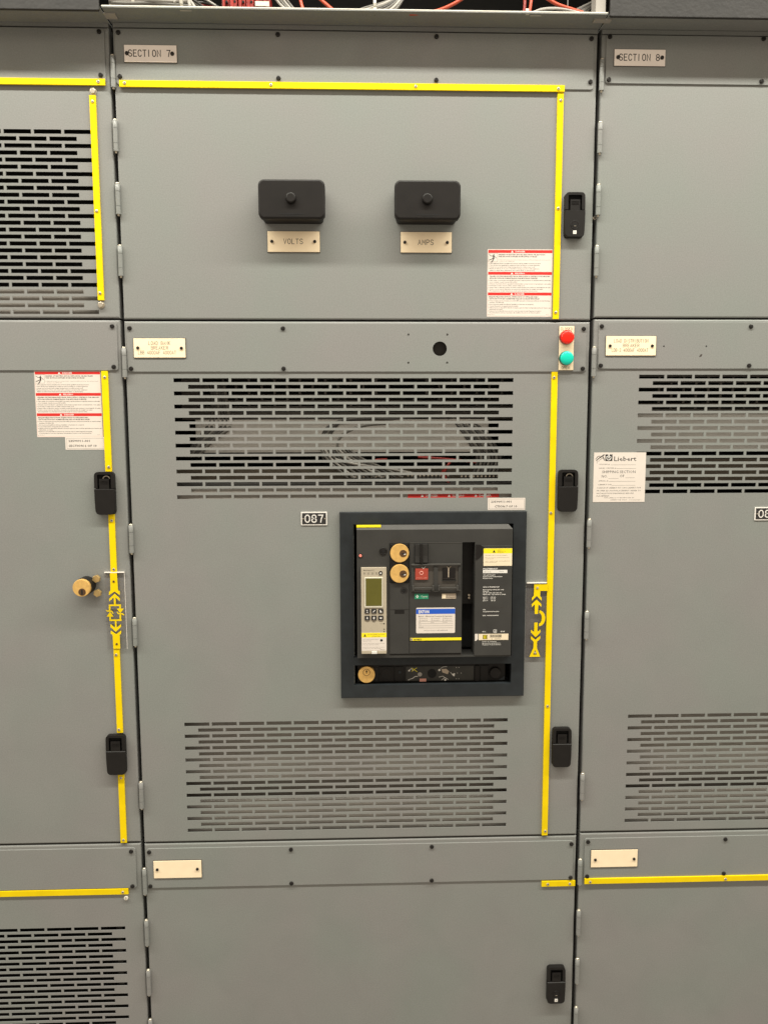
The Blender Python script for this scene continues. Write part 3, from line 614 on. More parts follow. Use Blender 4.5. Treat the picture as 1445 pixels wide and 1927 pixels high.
def danger(label, x, z, src=None):
    if src: return tree(src, label, (x, -.1, z))
    t = thing('danger_label', label, 'warning label', (x, -.1, z), 'red and white danger labels')
    K, KZ = .1149, .1113
    def X(u): return (u-150)*K
    def Z(v): return -(v-88)*KZ
    q = MB(); q.box(0, 127, -128, 0, 0, -.25, PAPER); q.build('sheet', t)
    q = MB()
    for v in (100, 470, 822): q.box(X(163), X(1250), Z(v+50), Z(v), -.25, -.3, RED)
    for x0, x1, z0, z1 in ((X(160), X(163), Z(1222), Z(100)), (X(1248), X(1251), Z(1222), Z(100)), (X(160), X(1251), Z(1224), Z(1221))): q.box(x0, x1, z0, z1, -.25, -.27, PINK)
    q.build('red_band', t)
    q = MB()
    for v, s_ in ((100, 'DANGER'), (470, 'PELIGRO'), (822, 'DANGER')):
        MB().prism([(X(545), Z(v+42)), (X(590), Z(v+42)), (X(567), Z(v+8))], -.3, -.34, WINK).build('warning_triangle', t); q.text(s_, X(620), Z(v+39), 3.0, WINK, -.34, w=19, bold=.02)
    q.build('band_lettering', t)
    q = MB()
    for v, u, s_, w_ in ((188, 335, 'HAZARD OF ELECTRIC SHOCK, EXPLOSION, OR ARC FLASH', 790), (221, 335, 'THIS SECTION SUPPLIED BY MULTIPLE SOURCES', 655),
        (556, 190, 'PELIGRO DE DESCARGA ELÉCTRICA, EXPLOSIÓN O DESTELLO POR ARQUEO', 1030), (590, 190, 'ESTA SECCIÓN ES SUMINISTRADA POR MÚLTIPLES FUENTES', 815),
        (907, 183, "RISQUE D'ÉLECTROCUTION, D'EXPLOSION OU D'ÉCLAIR D'ARC", 840), (940, 183, 'CETTE SECTION EST ALIMENTÉE PAR DES SOURCES MULTIPLES', 860)):
        q.text(s_, X(u), Z(v), 2.2, GINK, -.27, w=w_*K, bold=.035)
    q.text('Apply appropriate personal protective equipment (PPE) and follow safe electrical work', X(355), Z(274), 1.5, GINK, -.27, w=860*K)
    q.text('practices. See NFPA 70E.', X(355), Z(302), 1.5, GINK, -.27, w=255*K); q.box(X(335), X(343), Z(270), Z(262), -.25, -.28, GINK)
    for v, s_, w_ in DL:
        ind = s_.startswith(' '); q.text(s_.strip(), X(190), Z(v+7), 1.6, GINK, -.27, w=w_*K, bold=.03)
        if not ind: q.box(X(170), X(179), Z(v+5), Z(v-4), -.25, -.28, GINK)
    q.text('80043-000-01', X(165), Z(1208), 1.3, GINK, -.27, w=13); q.text('05/07', X(1160), Z(1205), 1.3, GINK, -.27, w=5); q.build('fine_print', t)
    q = MB()   # shock pictogram in its frame
    for x0, x1, z0, z1 in ((160, 320, 153, 156), (160, 320, 300, 303), (160, 163, 153, 303), (317, 320, 153, 303)): q.box(X(x0), X(x1), Z(z1), Z(z0), -.25, -.28, GINK)
    q.cyl(X(257), Z(180), 1.0, -.25, -.3, INK, 10)
    for k, (pl, w_) in enumerate((([(180, 178), (205, 200), (245, 205)], .9), ([(250, 195), (255, 245)], 2.4), ([(262, 200), (300, 238)], .8), ([(250, 240), (205, 262), (180, 272)], 1.2), ([(255, 245), (235, 285), (218, 305)], 1.6))):
        q.stroke([(X(u), Z(v)) for u, v in pl], w_, INK, -.3-.02*k)
    q.build('shock_pictogram', t); return t
dl = danger('trilingual danger label on the upper door of the middle cabinet, beside a yellow strip', 249.5, 510.8)
danger('trilingual danger label on the left cabinet, above the SECTION 6 OF 10 sticker', -629, 278.6, dl)

# ---------------------------------------------------------------- small stickers
def sticker(label, x0, x1, z0, z1, l1, l2, x2, w2):
    t = thing('sticker', label, 'sticker', (x0, -.1, z0), 'white section number stickers'); W, H = x1-x0, z1-z0
    q = MB(); q.box(0, W, 0, H, 0, -.25, PAPER); q.build('sheet', t)
    q = MB(); f = 2.2
    for a0, a1, b0, b1 in ((f+1, W-f, f, f+.35), (f+1, W-f, H-f-.35, H-f), (f+.65, f+1, f, H-f), (W-f, W-f+.35, f, H-f)): q.box(a0, a1, b0, b1, -.25, -.28, GINK)
    q.text(l1, 6.5, H-9.5, 4.0, INK, -.28, w=41, bold=.02); q.text(l2, x2, H-19, 4.0, INK, -.28, w=w2, bold=.02); q.build('lettering', t)
sticker('white sticker reading SECTION 6 OF 10 under the left danger label', -575.5, -498.5, 126, 150.6, '23590911-001', 'SECTION 6 OF 10', 6.5, 54)
sticker('white sticker ending 7 OF 10 above the breaker frame', 256, 331.5, 2.2, 26.5, '23590911-001', 'CTION 7 OF 10', 14, 45)
t = thing('shipping_label', 'white SHIPPING SECTION label with blank lines on the right cabinet', 'sticker', (468.5, -.1, 17))
q = MB(); q.box(0, 105.5, 0, 100, 0, -.35, PAPER); q.build('sheet', t)
def LX(u): return (u-105)*.2665
def LZ(v): return (1403-v)*.2645
q = MB(); q.text('Liebert', LX(258), LZ(1090), 9.2, INK, -.4, w=45, bold=.008); q.text("'", LX(430), LZ(1062), 3, INK, -.4)
q.plate(LX(191), LX(245), LZ(1090), LZ(1040), -.35, -.4, INK, bev=.01); q.torus(LX(217), LZ(1067), -.4, 4.3, .9, WINK, a0=-235, a1=55, n=20, k=4); q.box(LX(213), LX(222), LZ(1070), LZ(1040), -.4, -.6, WINK); q.build('logo', t)
q = MB()
for k, pl in enumerate(([(125,1085),(150,1062),(182,1042)],[(118,1075),(135,1055),(150,1052)],[(130,1078),(160,1060),(175,1050),(182,1045)],[(150,1080),(178,1062),(185,1080)],[(175,1042),(172,1060),(185,1085)],[(130,1110),(128,1095),(148,1085)])):
    q.stroke([(LX(u), LZ(v)) for u, v in pl], (1.6, 1.1, .8, .7, 1.1, .4)[k], INK, -.4-.02*k)
q.build('ink_scribble', t)
q = MB()
for s_, u, v, h, w_ in (('SYSTEM #', 147, 1120, 2.3, 78), ('SALES ORDER #', 145, 1148, 2.3, 130), ('SHIPPING SECTION', 170, 1182, 5.3, 254), ('NO.', 167, 1216, 5.3, 46), ('OF', 305, 1214, 5.3, 34), ('SERIAL #', 145, 1245, 2.4, 72), ('LIEBERT P/N', 143, 1274, 2.4, 100),
    ('CONTACT LIEBERT AT 1-800-LIEBERT FOR', 132, 1299, 2.6, 338), ('PROPER SECTION PLACEMENT. REFER TO', 132, 1321, 2.6, 338), ('INSTALLATION DRAWINGS BEFORE', 132, 1341, 2.6, 282), ('PLACEMENT.', 132, 1361, 2.6, 100), ('THIS LABEL IS TO BE REMOVED BY', 190, 1374, 2.0, 230), ('LIEBERT USE ONLY', 240, 1390, 2.0, 125), ('10-515232 REV. 0', 382, 1390, 1.4, 100)):
    q.text(s_, LX(u), LZ(v), h, INK if h > 2.2 else GINK, -.4, w=w_*.2665)
for u0, u1, v in ((233, 425, 1118), (278, 428, 1146), (220, 295, 1222), (348, 420, 1217), (222, 425, 1244), (247, 425, 1274)): q.box(LX(u0), LX(u1), LZ(v)-.5, LZ(v)-.1, -.35, -.4, GINK)
q.build('lettering', t)

# ---------------------------------------------------------------- diagram plates
def K7(p): return [((u-432)*.1115, -(v-365)*.119) for u, v in p]
t = thing('diagram_plate', 'smoked plate with yellow breaker symbol right of the circuit breaker', 'diagram plate', (357.6, -.2, -148), 'acrylic diagram plates')
q = MB(); q.plate(-20.5, 20.2, -155.5, 0, 0, -4, ACRD, bev=.1); q.build('acrylic', t)
q = MB(); q.box(-20.5, 20.2, .05, 1.9, 0, -4.4, EDGE_GLINT); q.build('edge_highlight', t)  # pale strip paints the light along the top edge
q = MB(); Y0, Y1 = -4.05, -4.8
q.prism(K7([(383,383),(628,383),(628,495),(495,495),(495,585),(522,615),(522,665),(432,580),(345,665),(345,615),(378,580)]), Y0, Y1, YEL)
q.prism(K7([(432,645),(520,725),(520,775),(465,725),(460,895),(400,895),(400,725),(345,775),(345,725)]), Y0, Y1, YEL)
ao = [(485+112*math.sin(math.pi*i/14), 973-138*math.cos(math.pi*i/14)) for i in range(15)]; ai = [(485+48*math.sin(math.pi*i/14), 973-92*math.cos(math.pi*i/14)) for i in range(14, -1, -1)]
q.prism(K7(ao+ai), Y0, Y1, YEL)
q.prism(K7([(398,1048),(458,1048),(458,1215),(512,1172),(512,1220),(425,1305),(338,1220),(338,1172),(395,1215)]), Y0, Y1, YEL)
q.prism(K7([(338,1282),(425,1350),(512,1282),(512,1330),(455,1385),(455,1495),(518,1650),(318,1650),(390,1495),(390,1385),(338,1330)]), Y0, Y1, YEL)
q.build('breaker_symbol', t)
q = MB(); q.prism(K7([(385,1608),(455,1608),(421,1530)]), -4.8, -4.9, ENGR); q.build('triangle_centre', t)
for u, v in ((440, 440), (422, 1580)): (px, pz), = K7([(u, v)]); q = MB(); q.cyl(0, 0, 2.5, 0, -1.4, ZINC, 12, .7); q.build('screw', t, (px, -4.9, pz))
def K6(p): return [((u-558-(v-1050)*.032)*.222, -(v-1050)*.2277) for u, v in p]
t = thing('diagram_plate', 'clear plate with yellow static switch symbol on the left cabinet', 'diagram plate', (-491.5, -.2, -119), 'acrylic diagram plates')
q = MB(); q.plate(-18.5, 20.8, -156, 0, 0, -4, ACR, bev=.1); q.build('acrylic', t)
q = MB(); q.box(-18.5, 20.8, .05, 1.5, 0, -4.4, EDGE_GLINT); q.box(20.9, 21.4, -156, 1.5, -3.2, -4.4, EDGE_GLINT); q.build('edge_highlight', t)  # edge light painted as pale top and right strips
q = MB()
for p in ([(527,1052),(588,1052),(597,1205),(613,1218),(612,1248),(566,1215),(516,1248),(516,1220),(530,1205)],
          [(566,1235),(612,1278),(612,1302),(574,1268),(576,1332),(560,1332),(558,1268),(518,1304),(518,1280)],
          [(514,1332),(622,1332),(622,1346),(514,1346)], [(518,1466),(626,1466),(626,1480),(518,1480)],
          [(514,1347),(528,1347),(528,1384),(514,1384)], [(517,1440),(531,1440),(531,1465),(517,1465)], [(523,1396),(553,1440),(493,1440)],
          [(607,1347),(621,1347),(621,1370),(607,1370)], [(584,1370),(646,1370),(616,1410)], [(609,1421),(623,1421),(623,1465),(609,1465)],
          [(486,1380),(500,1384),(540,1388),(556,1412),(548,1414),(536,1397),(498,1395)], [(582,1398),(592,1398),(600,1410),(638,1412),(652,1428),(642,1430),(632,1421),(596,1419)],
          [(566,1481),(580,1481),(582,1541),(621,1508),(621,1532),(574,1578),(526,1532),(526,1508),(568,1543)],
          [(530,1567),(576,1600),(622,1565),(622,1592),(608,1605),(612,1730),(550,1730),(545,1605),(528,1594)]):
    q.prism(K6(p), -4.05, -4.8, YEL)
q.build('switch_symbol', t)
for u, v in ((559, 1126), (581, 1688)): (px, pz), = K6([(u, v)]); q = MB(); q.cyl(0, 0, 2.2, 0, -1, BRASSD, 12, .5); q.build('screw', t, (px, -4.8, pz))

# ---------------------------------------------------------------- key lock and bolts on the left cabinet
t = thing('key_lock', 'round brass key lock on the left cabinet between slots and diagram plate', 'lock', (-546, 0, -143.2))
q = MB(); q.cyl(0, 0, 17.6, 0, -26, BLACK, 36); q.build('collar', t)
q = MB(); q.cyl(0, 0, 17.2, -26, -33, BRASS, 36, .9); q.build('cylinder', t)
q = MB(); q.cyl(1.3, -8, 7.2, -33, -33.6, BRASSD, 24, .4); q.box(-.2, 2.6, -13, -3.5, -33.6, -33.9, VOID); q.build('keyway', t)
for x, z, m_, lb in ((-524.5, -130, BRONZE, 'upper hexagon bolt beside the brass key lock'), (-523.5, -158.8, BRONZE, 'lower hexagon bolt beside the brass key lock')):
    q = MB(); q.cyl(0, 0, 4.5, 0, -5, SCREWB, 12); q.cyl(0, 0, 8.0, -4, -11, m_, 6, .8, rot=.35); thing('hex_bolt', lb, 'bolt', (x, 0, z), 'hexagon bolts', q)
for x, z, lb in ((-493, 792.5, 'zinc bolt at the top end of the upright strip by the slots'), (-494.5, 403.5, 'zinc bolt at the bottom end of the upright strip by the slots')):
    q = MB(); q.cyl(0, 0, 6.6, 0, -1.5, ZINC, 20); q.cyl(0, 0, 5.4, -1.4, -5.5, ZINC, 6, .6, rot=.2); thing('hex_bolt', lb, 'bolt', (x, 0, z), 'hexagon bolts', q)
q = MB(); q.cyl(0, 0, 4.6, 0, -4, NAT, 14, 1.2); q.box(-.6, .6, -4, 4, -4, -4.2, ZINC); thing('nylon_screw', 'small white slotted screw under the left end strip above the lower slots', 'screw', (-494.5, 0, -811.5), None, q)

# ---------------------------------------------------------------- breaker bezel
t = thing('breaker_bezel', 'square blue grey frame around the circuit breaker', 'frame', (0, 0, 0))
def frame(x0, x1, z0, z1, holes, yb, yf, m, bev):
    q = MB(); 
    def ring(i, y): return [(x0+i, y, z0+i), (x1-i, y, z0+i), (x1-i, y, z1-i), (x0+i, y, z1-i)]
    q.rings([ring(0, yb), ring(0, yf+bev), ring(bev*.3, yf+bev*.3), ring(bev, yf)], m, False, False)
    q.sheet(x0+bev, x1-bev, z0+bev, z1-bev, yf, yb-yf+6, holes, m); return q
frame(-41, 333.5, -382, .3, [(-14.3, 306.8, -297, -24), (-14.3, 306.8, -355, -313)], 0, -10, BEZEL, 1.4).build('frame', t)
q = MB()
for a0, a1, b0, b1 in ((-11, 304, -27.5, -26.2), ): q.box(a0, a1, b0, b1, 4, 30, VOID)
q.box(-16, 309, -358, -20, 60, 62, VOID); q.box(-18, -16, -358, -20, 3, 62, VOID); q.box(309, 311, -358, -20, 3, 62, VOID); q.box(-16, 309, -20, -18, 3, 62, VOID); q.box(-16, 309, -360, -358, 3, 62, VOID); q.build('recess', t)

# ---------------------------------------------------------------- circuit breaker (drawn a little proud of its frame)
CB = thing('circuit_breaker', 'large charcoal circuit breaker with display and two brass key locks', 'circuit breaker', (0, 0, 0))
YF = -25
q = MB()
q.sheet(-7.2, 302.5, -293.2, -33, YF, 60, [(202.4, 227.6, -291, -59)], CHAR)
# side walls, bottom and the sloped top with its clipped right corner
q.add([(-7.2, YF, -33), (302.5, YF, -33), (295.5, YF+9, -24.6), (-7.2, YF+9, -24.6)], [(0, 1, 2, 3)], CHARL)
q.add([(302.5, YF, -33), (302.5, 45, -33), (295.5, 45, -24.6), (295.5, YF+9, -24.6)], [(0, 1, 2, 3)], CHAR)
q.add([(-7.2, YF+9, -24.6), (295.5, YF+9, -24.6), (295.5, 45, -24.6), (-7.2, 45, -24.6)], [(0, 1, 2, 3)], CHAR)
q.add([(-7.2, YF, -33), (-7.2, YF+9, -24.6), (-7.2, 45, -24.6), (-7.2, 45, -293.2), (-7.2, YF, -293.2)], [(0, 1, 2, 3, 4)], CHAR)
q.add([(302.5, YF, -33), (302.5, YF, -293.2), (302.5, 45, -293.2), (302.5, 45, -33)], [(0, 1, 2, 3)], CHAR)
q.add([(-7.2, YF, -293.2), (302.5, YF, -293.2), (302.5, -11, -296.5), (-7.2, -11, -296.5)], [(0, 1, 2, 3)], CHARL)
q.box(202.5, 227.5, -290.9, -59.1, 34, 35, VOID)
q.build('housing', CB)
q = MB(); q.box(206, 227.3, -190, -59.3, 2, 4, BLACK); q.box(206, 227.3, -285, -190.2, 18, 20, VOID); q.build('slot_lining', CB)
for z in (-172, -177.4): q = MB(); q.cyl(220, z, 2.1, 2, -3, TAN, 12, .6); q.build('pin', CB)
q = MB(); q.plate(97.4, 201.6, -284.5, -59.4, YF, YF-2.2, CHAR, bev=.5); q.box(97.6, 201.4, -60.1, -59.0, YF-.3, YF-2.6, CHARL); q.box(98, 201.4, -259.3, -258.7, YF-2, YF-2.5, BLACK); q.build('centre_cover', CB)
q = MB(); q.plate(57.6, 96.6, -285, -139.8, YF, YF-1.8, CHAR, bev=.5); q.box(58, 96.3, -194.6, -193.8, YF-1.6, YF-1.95, BLACK); q.box(67.8, 86.8, -202.4, -195, YF-1.6, YF-2.1, BLACK); q.box(58, 201, -287.2, -285.6, YF, YF-.5, BLACK); q.build('lower_left_cover', CB)
q = MB(); q.plate(228.4, 302, -290.5, -66, YF, YF-1.2, CHAR, bev=.5); q.build('rating_panel', CB)
sp = [(229, -64), (238, -64.5), (246, -70), (243, -84), (236, -92), (229, -96)]
q = MB(); q.prism(sp, YF-1.2, YF-1.5, BOXB); q.build('finger_scoop', CB)
q = MB(); q.box(-7.4, 40.8, -28.6, -24.4, YF+3, YF+9, YLAB); q.build('yellow_tab', CB)
for x, z in ((45, -75.7), (86, -155.4)):
    q = MB(); q.torus(0, 0, -.4, 6.4, 1.3, BLACK); q.cyl(0, 0, 5.4, 1, -1.5, BOXB, 20, .8); q.box(-3.6, 3.6, -.6, .6, -1.4, -1.8, VOID); q.box(-.6, .6, -3.6, 3.6, -1.45, -1.85, VOID); q.build('cross_screw', CB, (x, YF-.4, z))
q = MB(); q.cyl(0, -84.6, 4.2, YF, YF-.8, BLACK, 18); q.cyl(0, -84.6, 2.9, YF-.8, YF-2, PINKLED, 16, .6); q.build('reset_button', CB)
# key interlock
lp = MB(); lp.plate(57.6, 96.4, -138.6, -59.6, YF, YF-.8, VOID, bev=.2); lp.plate(59, 95, -137.4, -61.4, YF-.8, YF-4, BLACK, bev=.6); lp = lp.build('lock_plate', CB)
for z in (-79, -120.1):
    q = MB(); q.cyl(77.3, z, 18.6, YF-4, YF-7, BRASS, 40, .8); q.cyl(84.3, z-.6, 7.3, YF-7, YF-7.6, BRASSD, 24, .3); q.prism([(80, z-1), (84, z), (88, z-.2), (88.4, z-2.4), (84.5, z-2.6)], YF-7.6, YF-7.8, VOID); q.prism([(85, z-2.4), (89.2, z-.8), (89.4, z-2.8), (86, z-3.4)], YF-7.9, YF-8, WINK); q.build('brass_lock', lp)
for x in (66, 88): q = MB(); q.cyl(x, -99.4, 3, YF-4, YF-4.6, SCREWB, 12); q.build('screw', lp)
# charging handle
q = MB(); q.plate(106.4, 134.2, -99.6, -60.2, YF-2.2, YF-2.8, VOID, bev=.1); q.plate(107.6, 133, -98.6, -61.2, YF-2.8, YF-6, GLOSS, r=1, bev=.8); q.box(117.4, 122.6, -99.4, -61.3, YF-6, YF-10, BLACK)
q.add([(107.9, YF-6.05, -85), (116.9, YF-6.05, -85), (116.9, YF-9, -97.8), (107.9, YF-9, -97.8)], [(0, 1, 2, 3)], GLOSS); q.add([(123.2, YF-6.05, -85), (132.6, YF-6.05, -85), (132.6, YF-9, -97.8), (123.2, YF-9, -97.8)], [(0, 1, 2, 3)], GLOSS); q.build('charging_handle', CB)
# push buttons behind their hinged covers
YC = YF-2.2
pf = MB(); pf.plate(100.3, 198.6, -104.4, -100.9, YC, YC-6, CHARL, r=1, bev=.8)
for x0, x1 in ((100.5, 104.4), (145.2, 153.4), (194.6, 198.4)): pf.box(x0, x1, -154, -104.5, YC, YC-4, CHAR)
pf.box(104.4, 145.1, -154, -104.5, YC, YC-.6, SMOKE); pf.box(153.5, 194.5, -154, -104.5, YC, YC-.6, SMOKE); pf = pf.build('button_frame', CB)
q = MB(); q.plate(108.4, 134, -133.4, -110.4, YC-.6, YC-3.4, RBTN, r=1, bev=.7); q.build('off_button', pf)
q = MB(); q.torus(120.6, -119.5, YC-3.4, 3.4, .65, PINK, k=4); q.text('PUSH OFF', 110.5, -130.5, 2, PINK, YC-3.45, w=21); q.build('off_mark', pf)
q = MB(); q.plate(162.6, 188, -134.2, -110.4, YC-.6, YC-3.2, BOXB, r=1, bev=.7); q.box(161, 190, -135, -134.4, YC-.6, YC-4, VOID); q.build('on_button', pf)
q = MB(); q.box(173.4, 175.4, -128.5, -110.5, YC-3.2, YC-3.3, TAN); q.stroke([(174.4, -111), (178.6, -106.8)], 1, TAN, YC-3.6); q.stroke([(174.2, -110), (171.2, -107)], 1, TAN, YC-3.65); q.text('PUSH ON', 164, -132.3, 2, GINK, YC-3.3, w=22); q.build('on_mark', pf)
q = MB(); q.stroke([(121.5, -108), (124.5, -110.6), (128.5, -106.8)], .8, WINK, YC-3.5); q.build('cover_catch', pf)
for x0, x1 in ((105.8, 142), (157, 190.6)):
    q = MB(); q.plate(x0, x1, -151.4, -147.9, YC-4, YC-6.5, CHARL, r=1, bev=.7)
    for x in (x0-3.6, x1-.4): q.plate(x, x+4, -154.8, -144, YC-2, YC-6.8, CHARL, bev=.5)
    q.build('hinge_bar', pf)
for x0, x1, z0 in ((100.4, 108, -156.5), (142.5, 156, -157), (192, 198.8, -156)): q = MB(); q.box(x0, x1, z0, z0+2, YC-.3, YC-5, CHARL); q.build('hinge_lug', pf)
# indicators
q = MB(); q.plate(107.2, 135, -172.9, -161.9, YC, YC-.6, GRN, bev=.1); q.text('O', 110, -170.4, 6, WINK, YC-.65, w=5.4, bold=.05); q.text('Open', 120, -169.4, 4, PAPER, YC-.65, w=13); q.build('open_indicator', CB)
q = MB(); q.plate(161.6, 189.8, -172.6, -162.1, YC, YC-.6, TAN, bev=.1); q.box(162.2, 169.5, -171.8, -162.8, YC-.6, YC-.7, CREAM); q.text('Spring charged', 170.5, -166.4, 2, INK, YC-.7, w=17.5); q.text('Discharged', 170.5, -170.6, 2.6, INK, YC-.7, w=17.5); q.build('spring_indicator', CB)
# service label
sl = MB(); sl.plate(110.5, 188.6, -242.8, -190.6, YC, YC-.35, PAPER, r=2.6, bev=.05); sl.box(110.6, 188.5, -203.4, -193, YC-.35, YC-.4, BLUE); sl = sl.build('service_label', CB)
q = MB(); q.text('EATON', 115.5, -201.6, 6, WINK, YC-.45, w=21, bold=.04); q.build('white_lettering', sl)
q = MB(); q.text('Eaton - Electrical Services & Systems', 115.6, -209.4, 2.5, GINK, YC-.4, w=67, bold=.01)
for i, z in enumerate((-213.4, -217.2)):
    for j, (x, s_) in enumerate(((117, ('Accepted', 'Cleaned')), (141, ('Tested', 'Maintained')), (164, ('Repaired', 'Calibrated')))):
        q.text(s_[i], x+3.6, z, 1.7, GINK, YC-.4, w=12 + j)
        for a0, a1, b0, b1 in ((x, x+2.2, z-.2, z+.1), (x, x+2.2, z+1.7, z+2), (x, x+.3, z-.2, z+2), (x+1.9, x+2.2, z-.2, z+2)): q.box(a0, a1, b0, b1, YC-.35, YC-.4, GINK)
for s_, x, z, w_ in (('Job', 115.6, -221.4, 4), ('Date', 140, -221.4, 6), ('Tested By', 163, -221.4, 10), ('Cust', 115.6, -226, 5), ('Remarks', 115.6, -231, 10)): q.text(s_, x, z, 1.6, GINK, YC-.4, w=w_)
for z in (-218.6, -222.8, -227.6, -232): q.box(115.4, 184.5, z-.2, z+.15, YC-.35, YC-.4, GINK)
q.text('24 Hour Service 1-800-498-2678', 125.6, -238.2, 1.9, GINK, YC-.4, w=48); q.build('lettering', sl)
ys = MB(); ys.plate(99, 201.6, -257.8, -252.4, YC, YC-.5, YLAB, bev=.1); ys.box(99.3, 103.4, -257.4, -252.8, YC-.5, YC-.55, TAN); ys = ys.build('brand_strip', CB)
q = MB(); q.text('D', 100.2, -256.7, 3, INK, YC-.6, w=2.4, bold=.03); q.text('SQUARE D', 105, -256.6, 2.8, INK, YC-.6, w=17, bold=.03); q.build('lettering', ys)
# trip unit
tu = MB(); tu.plate(1, 51.4, -283.2, -107.8, YF, YF-5, UNIT, r=.8, bev=.7); tu = tu.build('trip_unit', CB); YT = YF-5
q = MB(); q.plate(7.6, 44.1, -189, -127.3, YT, YT-1.4, UNITL, r=1.5, bev=1); q.build('screen_frame', tu)
q = MB(); q.plate(10, 41.8, -184.8, -129.2, YT-1.4, YT-1.7, LCD, bev=.1); q.build('screen', tu)
q = MB(); q.text('Micrologic 6.0 P', 5.8, -114.2, 2.2, INK, YT-.1, w=21, bold=.01)
for x in (7.6, 15.6, 23.5, 31.6): q.cyl(x, -118.6, 1.0, YT, YT-.4, INK, 10); q.box(x-1.3, x+1.3, -122.4, -121.8, YT, YT-.1, GINK)
for x in (11.6, 19.6, 27.6): q.box(x-.1, x+.1, -123, -115.6, YT, YT-.1, GINK)
q.cyl(39.7, -118.7, 3.9, YT, YT-.8, BLACK, 20); q.cyl(39.7, -118.9, 1.7, YT-.8, YT-1.2, WINK, 12); q.box(35.6, 43.6, -124.6, -124.1, YT, YT-.1, GINK); q.build('status_lights', tu)
for r_, z in enumerate((-200.5, -214.3)):
    for c_, x in enumerate((7.7, 21, 34.6)):
        q = MB(); q.plate(x, x+10.3, z, z+9.3, YT, YT-1.2, INK, r=.6, bev=.3)
        cx, cz = x+5.15, z+4.65
        shp = [[(-2, 2.4), (1.6, 2.4), (-.2, .6), (1.8, -2.4), (-1.8, -2.4), (.2, -.4)], [(-2.6, -1.8), (-1.6, -2.6), (2.6, 1.8), (1.6, 2.6)], [(-1.8, 2.6), (-.6, 2.6), (.4, 0), (2.6, -1.4), (2.6, -2.4), (-1.8, -2.4)],
               [(-1.8, .2), (-.7, .6), (-.7, 2.4), (.7, 2.4), (.7, .6), (1.8, .2), (0, -2.6)], [(-1.3, -1.4), (-1.6, 1), (0, 2.8), (1.6, 1), (1.3, -1.4), (0, -2.8)], [(-2.8, 0), (-.6, 1.6), (.4, .8), (2.8, 1.6), (2, -1.2), (-.8, -1.6)]][r_*3+c_]
        q.prism([(cx+a_, cz+b_) for a_, b_ in shp], YT-1.2, YT-1.3, WINK); q.build('key', tu)
q = MB(); q.box(10.5, 16, -217.8, -217.2, YT, YT-.1, GINK); q.box(23.5, 28.5, -218.2, -217.2, YT, YT-.2, INK); q.box(37, 43, -217.7, -217.1, YT, YT-.1, GINK); q.box(38, 45, -221.8, -221.5, YT, YT-.1, GINK)
for x, z, r_ in ((46.2, -221.6, 1.4), (46.4, -233, 1.2), (46.4, -237.8, 1.2)): q.cyl(x, z, r_, YT, YT-.2, INK, 10)
q.build('printed_marks', tu)
q = MB(); q.box(1.4, 50.9, -276.8, -240, YT-.02, YT-.4, PAPER); q.box(1.4, 50.9, -249.4, -240, YT-.4, YT-.45, YLAB); wl = q.build('caution_sticker', tu)
q = MB(); q.prism([(5.3, -247.6), (10.8, -247.6), (8, -242)], YT-.45, YT-.5, INK); q.text('CAUTION/PRECAUCION', 13, -244.2, 2, ENGR, YT-.5, w=34); q.text('ATTENTION', 22, -248.2, 2, ENGR, YT-.5, w=16)
for i, (s_, w_) in enumerate((('Close all switches before', 32), ('rating plug removal.', 17), (' ', 0), ('Cierre el sistema para quitar el enchufe', 44), ('antes de cualquier trabajo.', 33), (' ', 0), ('Fermez le couvercle avant de retirer', 44), ('le calibreur. Voir directives.', 37))):
    if w_: q.text(s_, 3.4, -254.4-i*2.6, 1.1, GINK, YT-.45, w=w_)
q.cyl(41, -255.4, 2.6, YT-.4, YT-.6, BEZEL, 16); q.text('48049-207', 38, -274.6, 1, GINK, YT-.45, w=10); q.build('lettering', wl)
q = MB(); q.plate(2, 20.6, -282.8, -277.6, YT, YT-1, UNIT, bev=.3); q.plate(33, 50.6, -282.8, -277.6, YT, YT-1, UNIT, bev=.3); q.plate(21.4, 32.2, -283, -277.8, YT, YT-1.6, WINK, bev=.4); q.build('rating_plug', tu)
# right side: caution label and ratings
YR = YF-1.2
cl = MB(); cl.plate(244.5, 301.6, -107, -71.8, YR, YR-.35, CREAM, r=.8, bev=.05); cl.box(244.6, 301.5, -81.8, -71.9, YR-.35, YR-.4, YLAB); cl = cl.build('caution_label', CB)
q = MB(); q.prism([(262.2, -80.2), (268.6, -80.2), (265.4, -74.4)], YR-.4, YR-.45, INK)
for i, s_ in enumerate(('CAUTION', 'PRECAUCION', 'ATTENTION')): q.text(s_, 272, -75.6-i*2.7, 1.7, INK, YR-.45, w=(9, 16, 13)[i])
for i, (s_, w_) in enumerate((('This breaker may be mounted in switchgear', 44), (' ', 0), ('Antes de desmontar, consulte las instrucciones', 48), ('en el manual.', 17), (' ', 0), ('Avant le démontage, voir les directives', 50), ("d'installation.", 24))):
    if w_: q.text(s_, 247.6, -86.2-i*2.35, 1.3, INK, YR-.4, w=w_)
q.build('lettering', cl)
q = MB(); q.text('MASTERPACT', 244, -114.2, 2.6, WINK, YR-.1, w=29.5, bold=.04); q.plate(243.6, 292.6, -121.7, -115.3, YR, YR-.3, WINK, bev=.05)
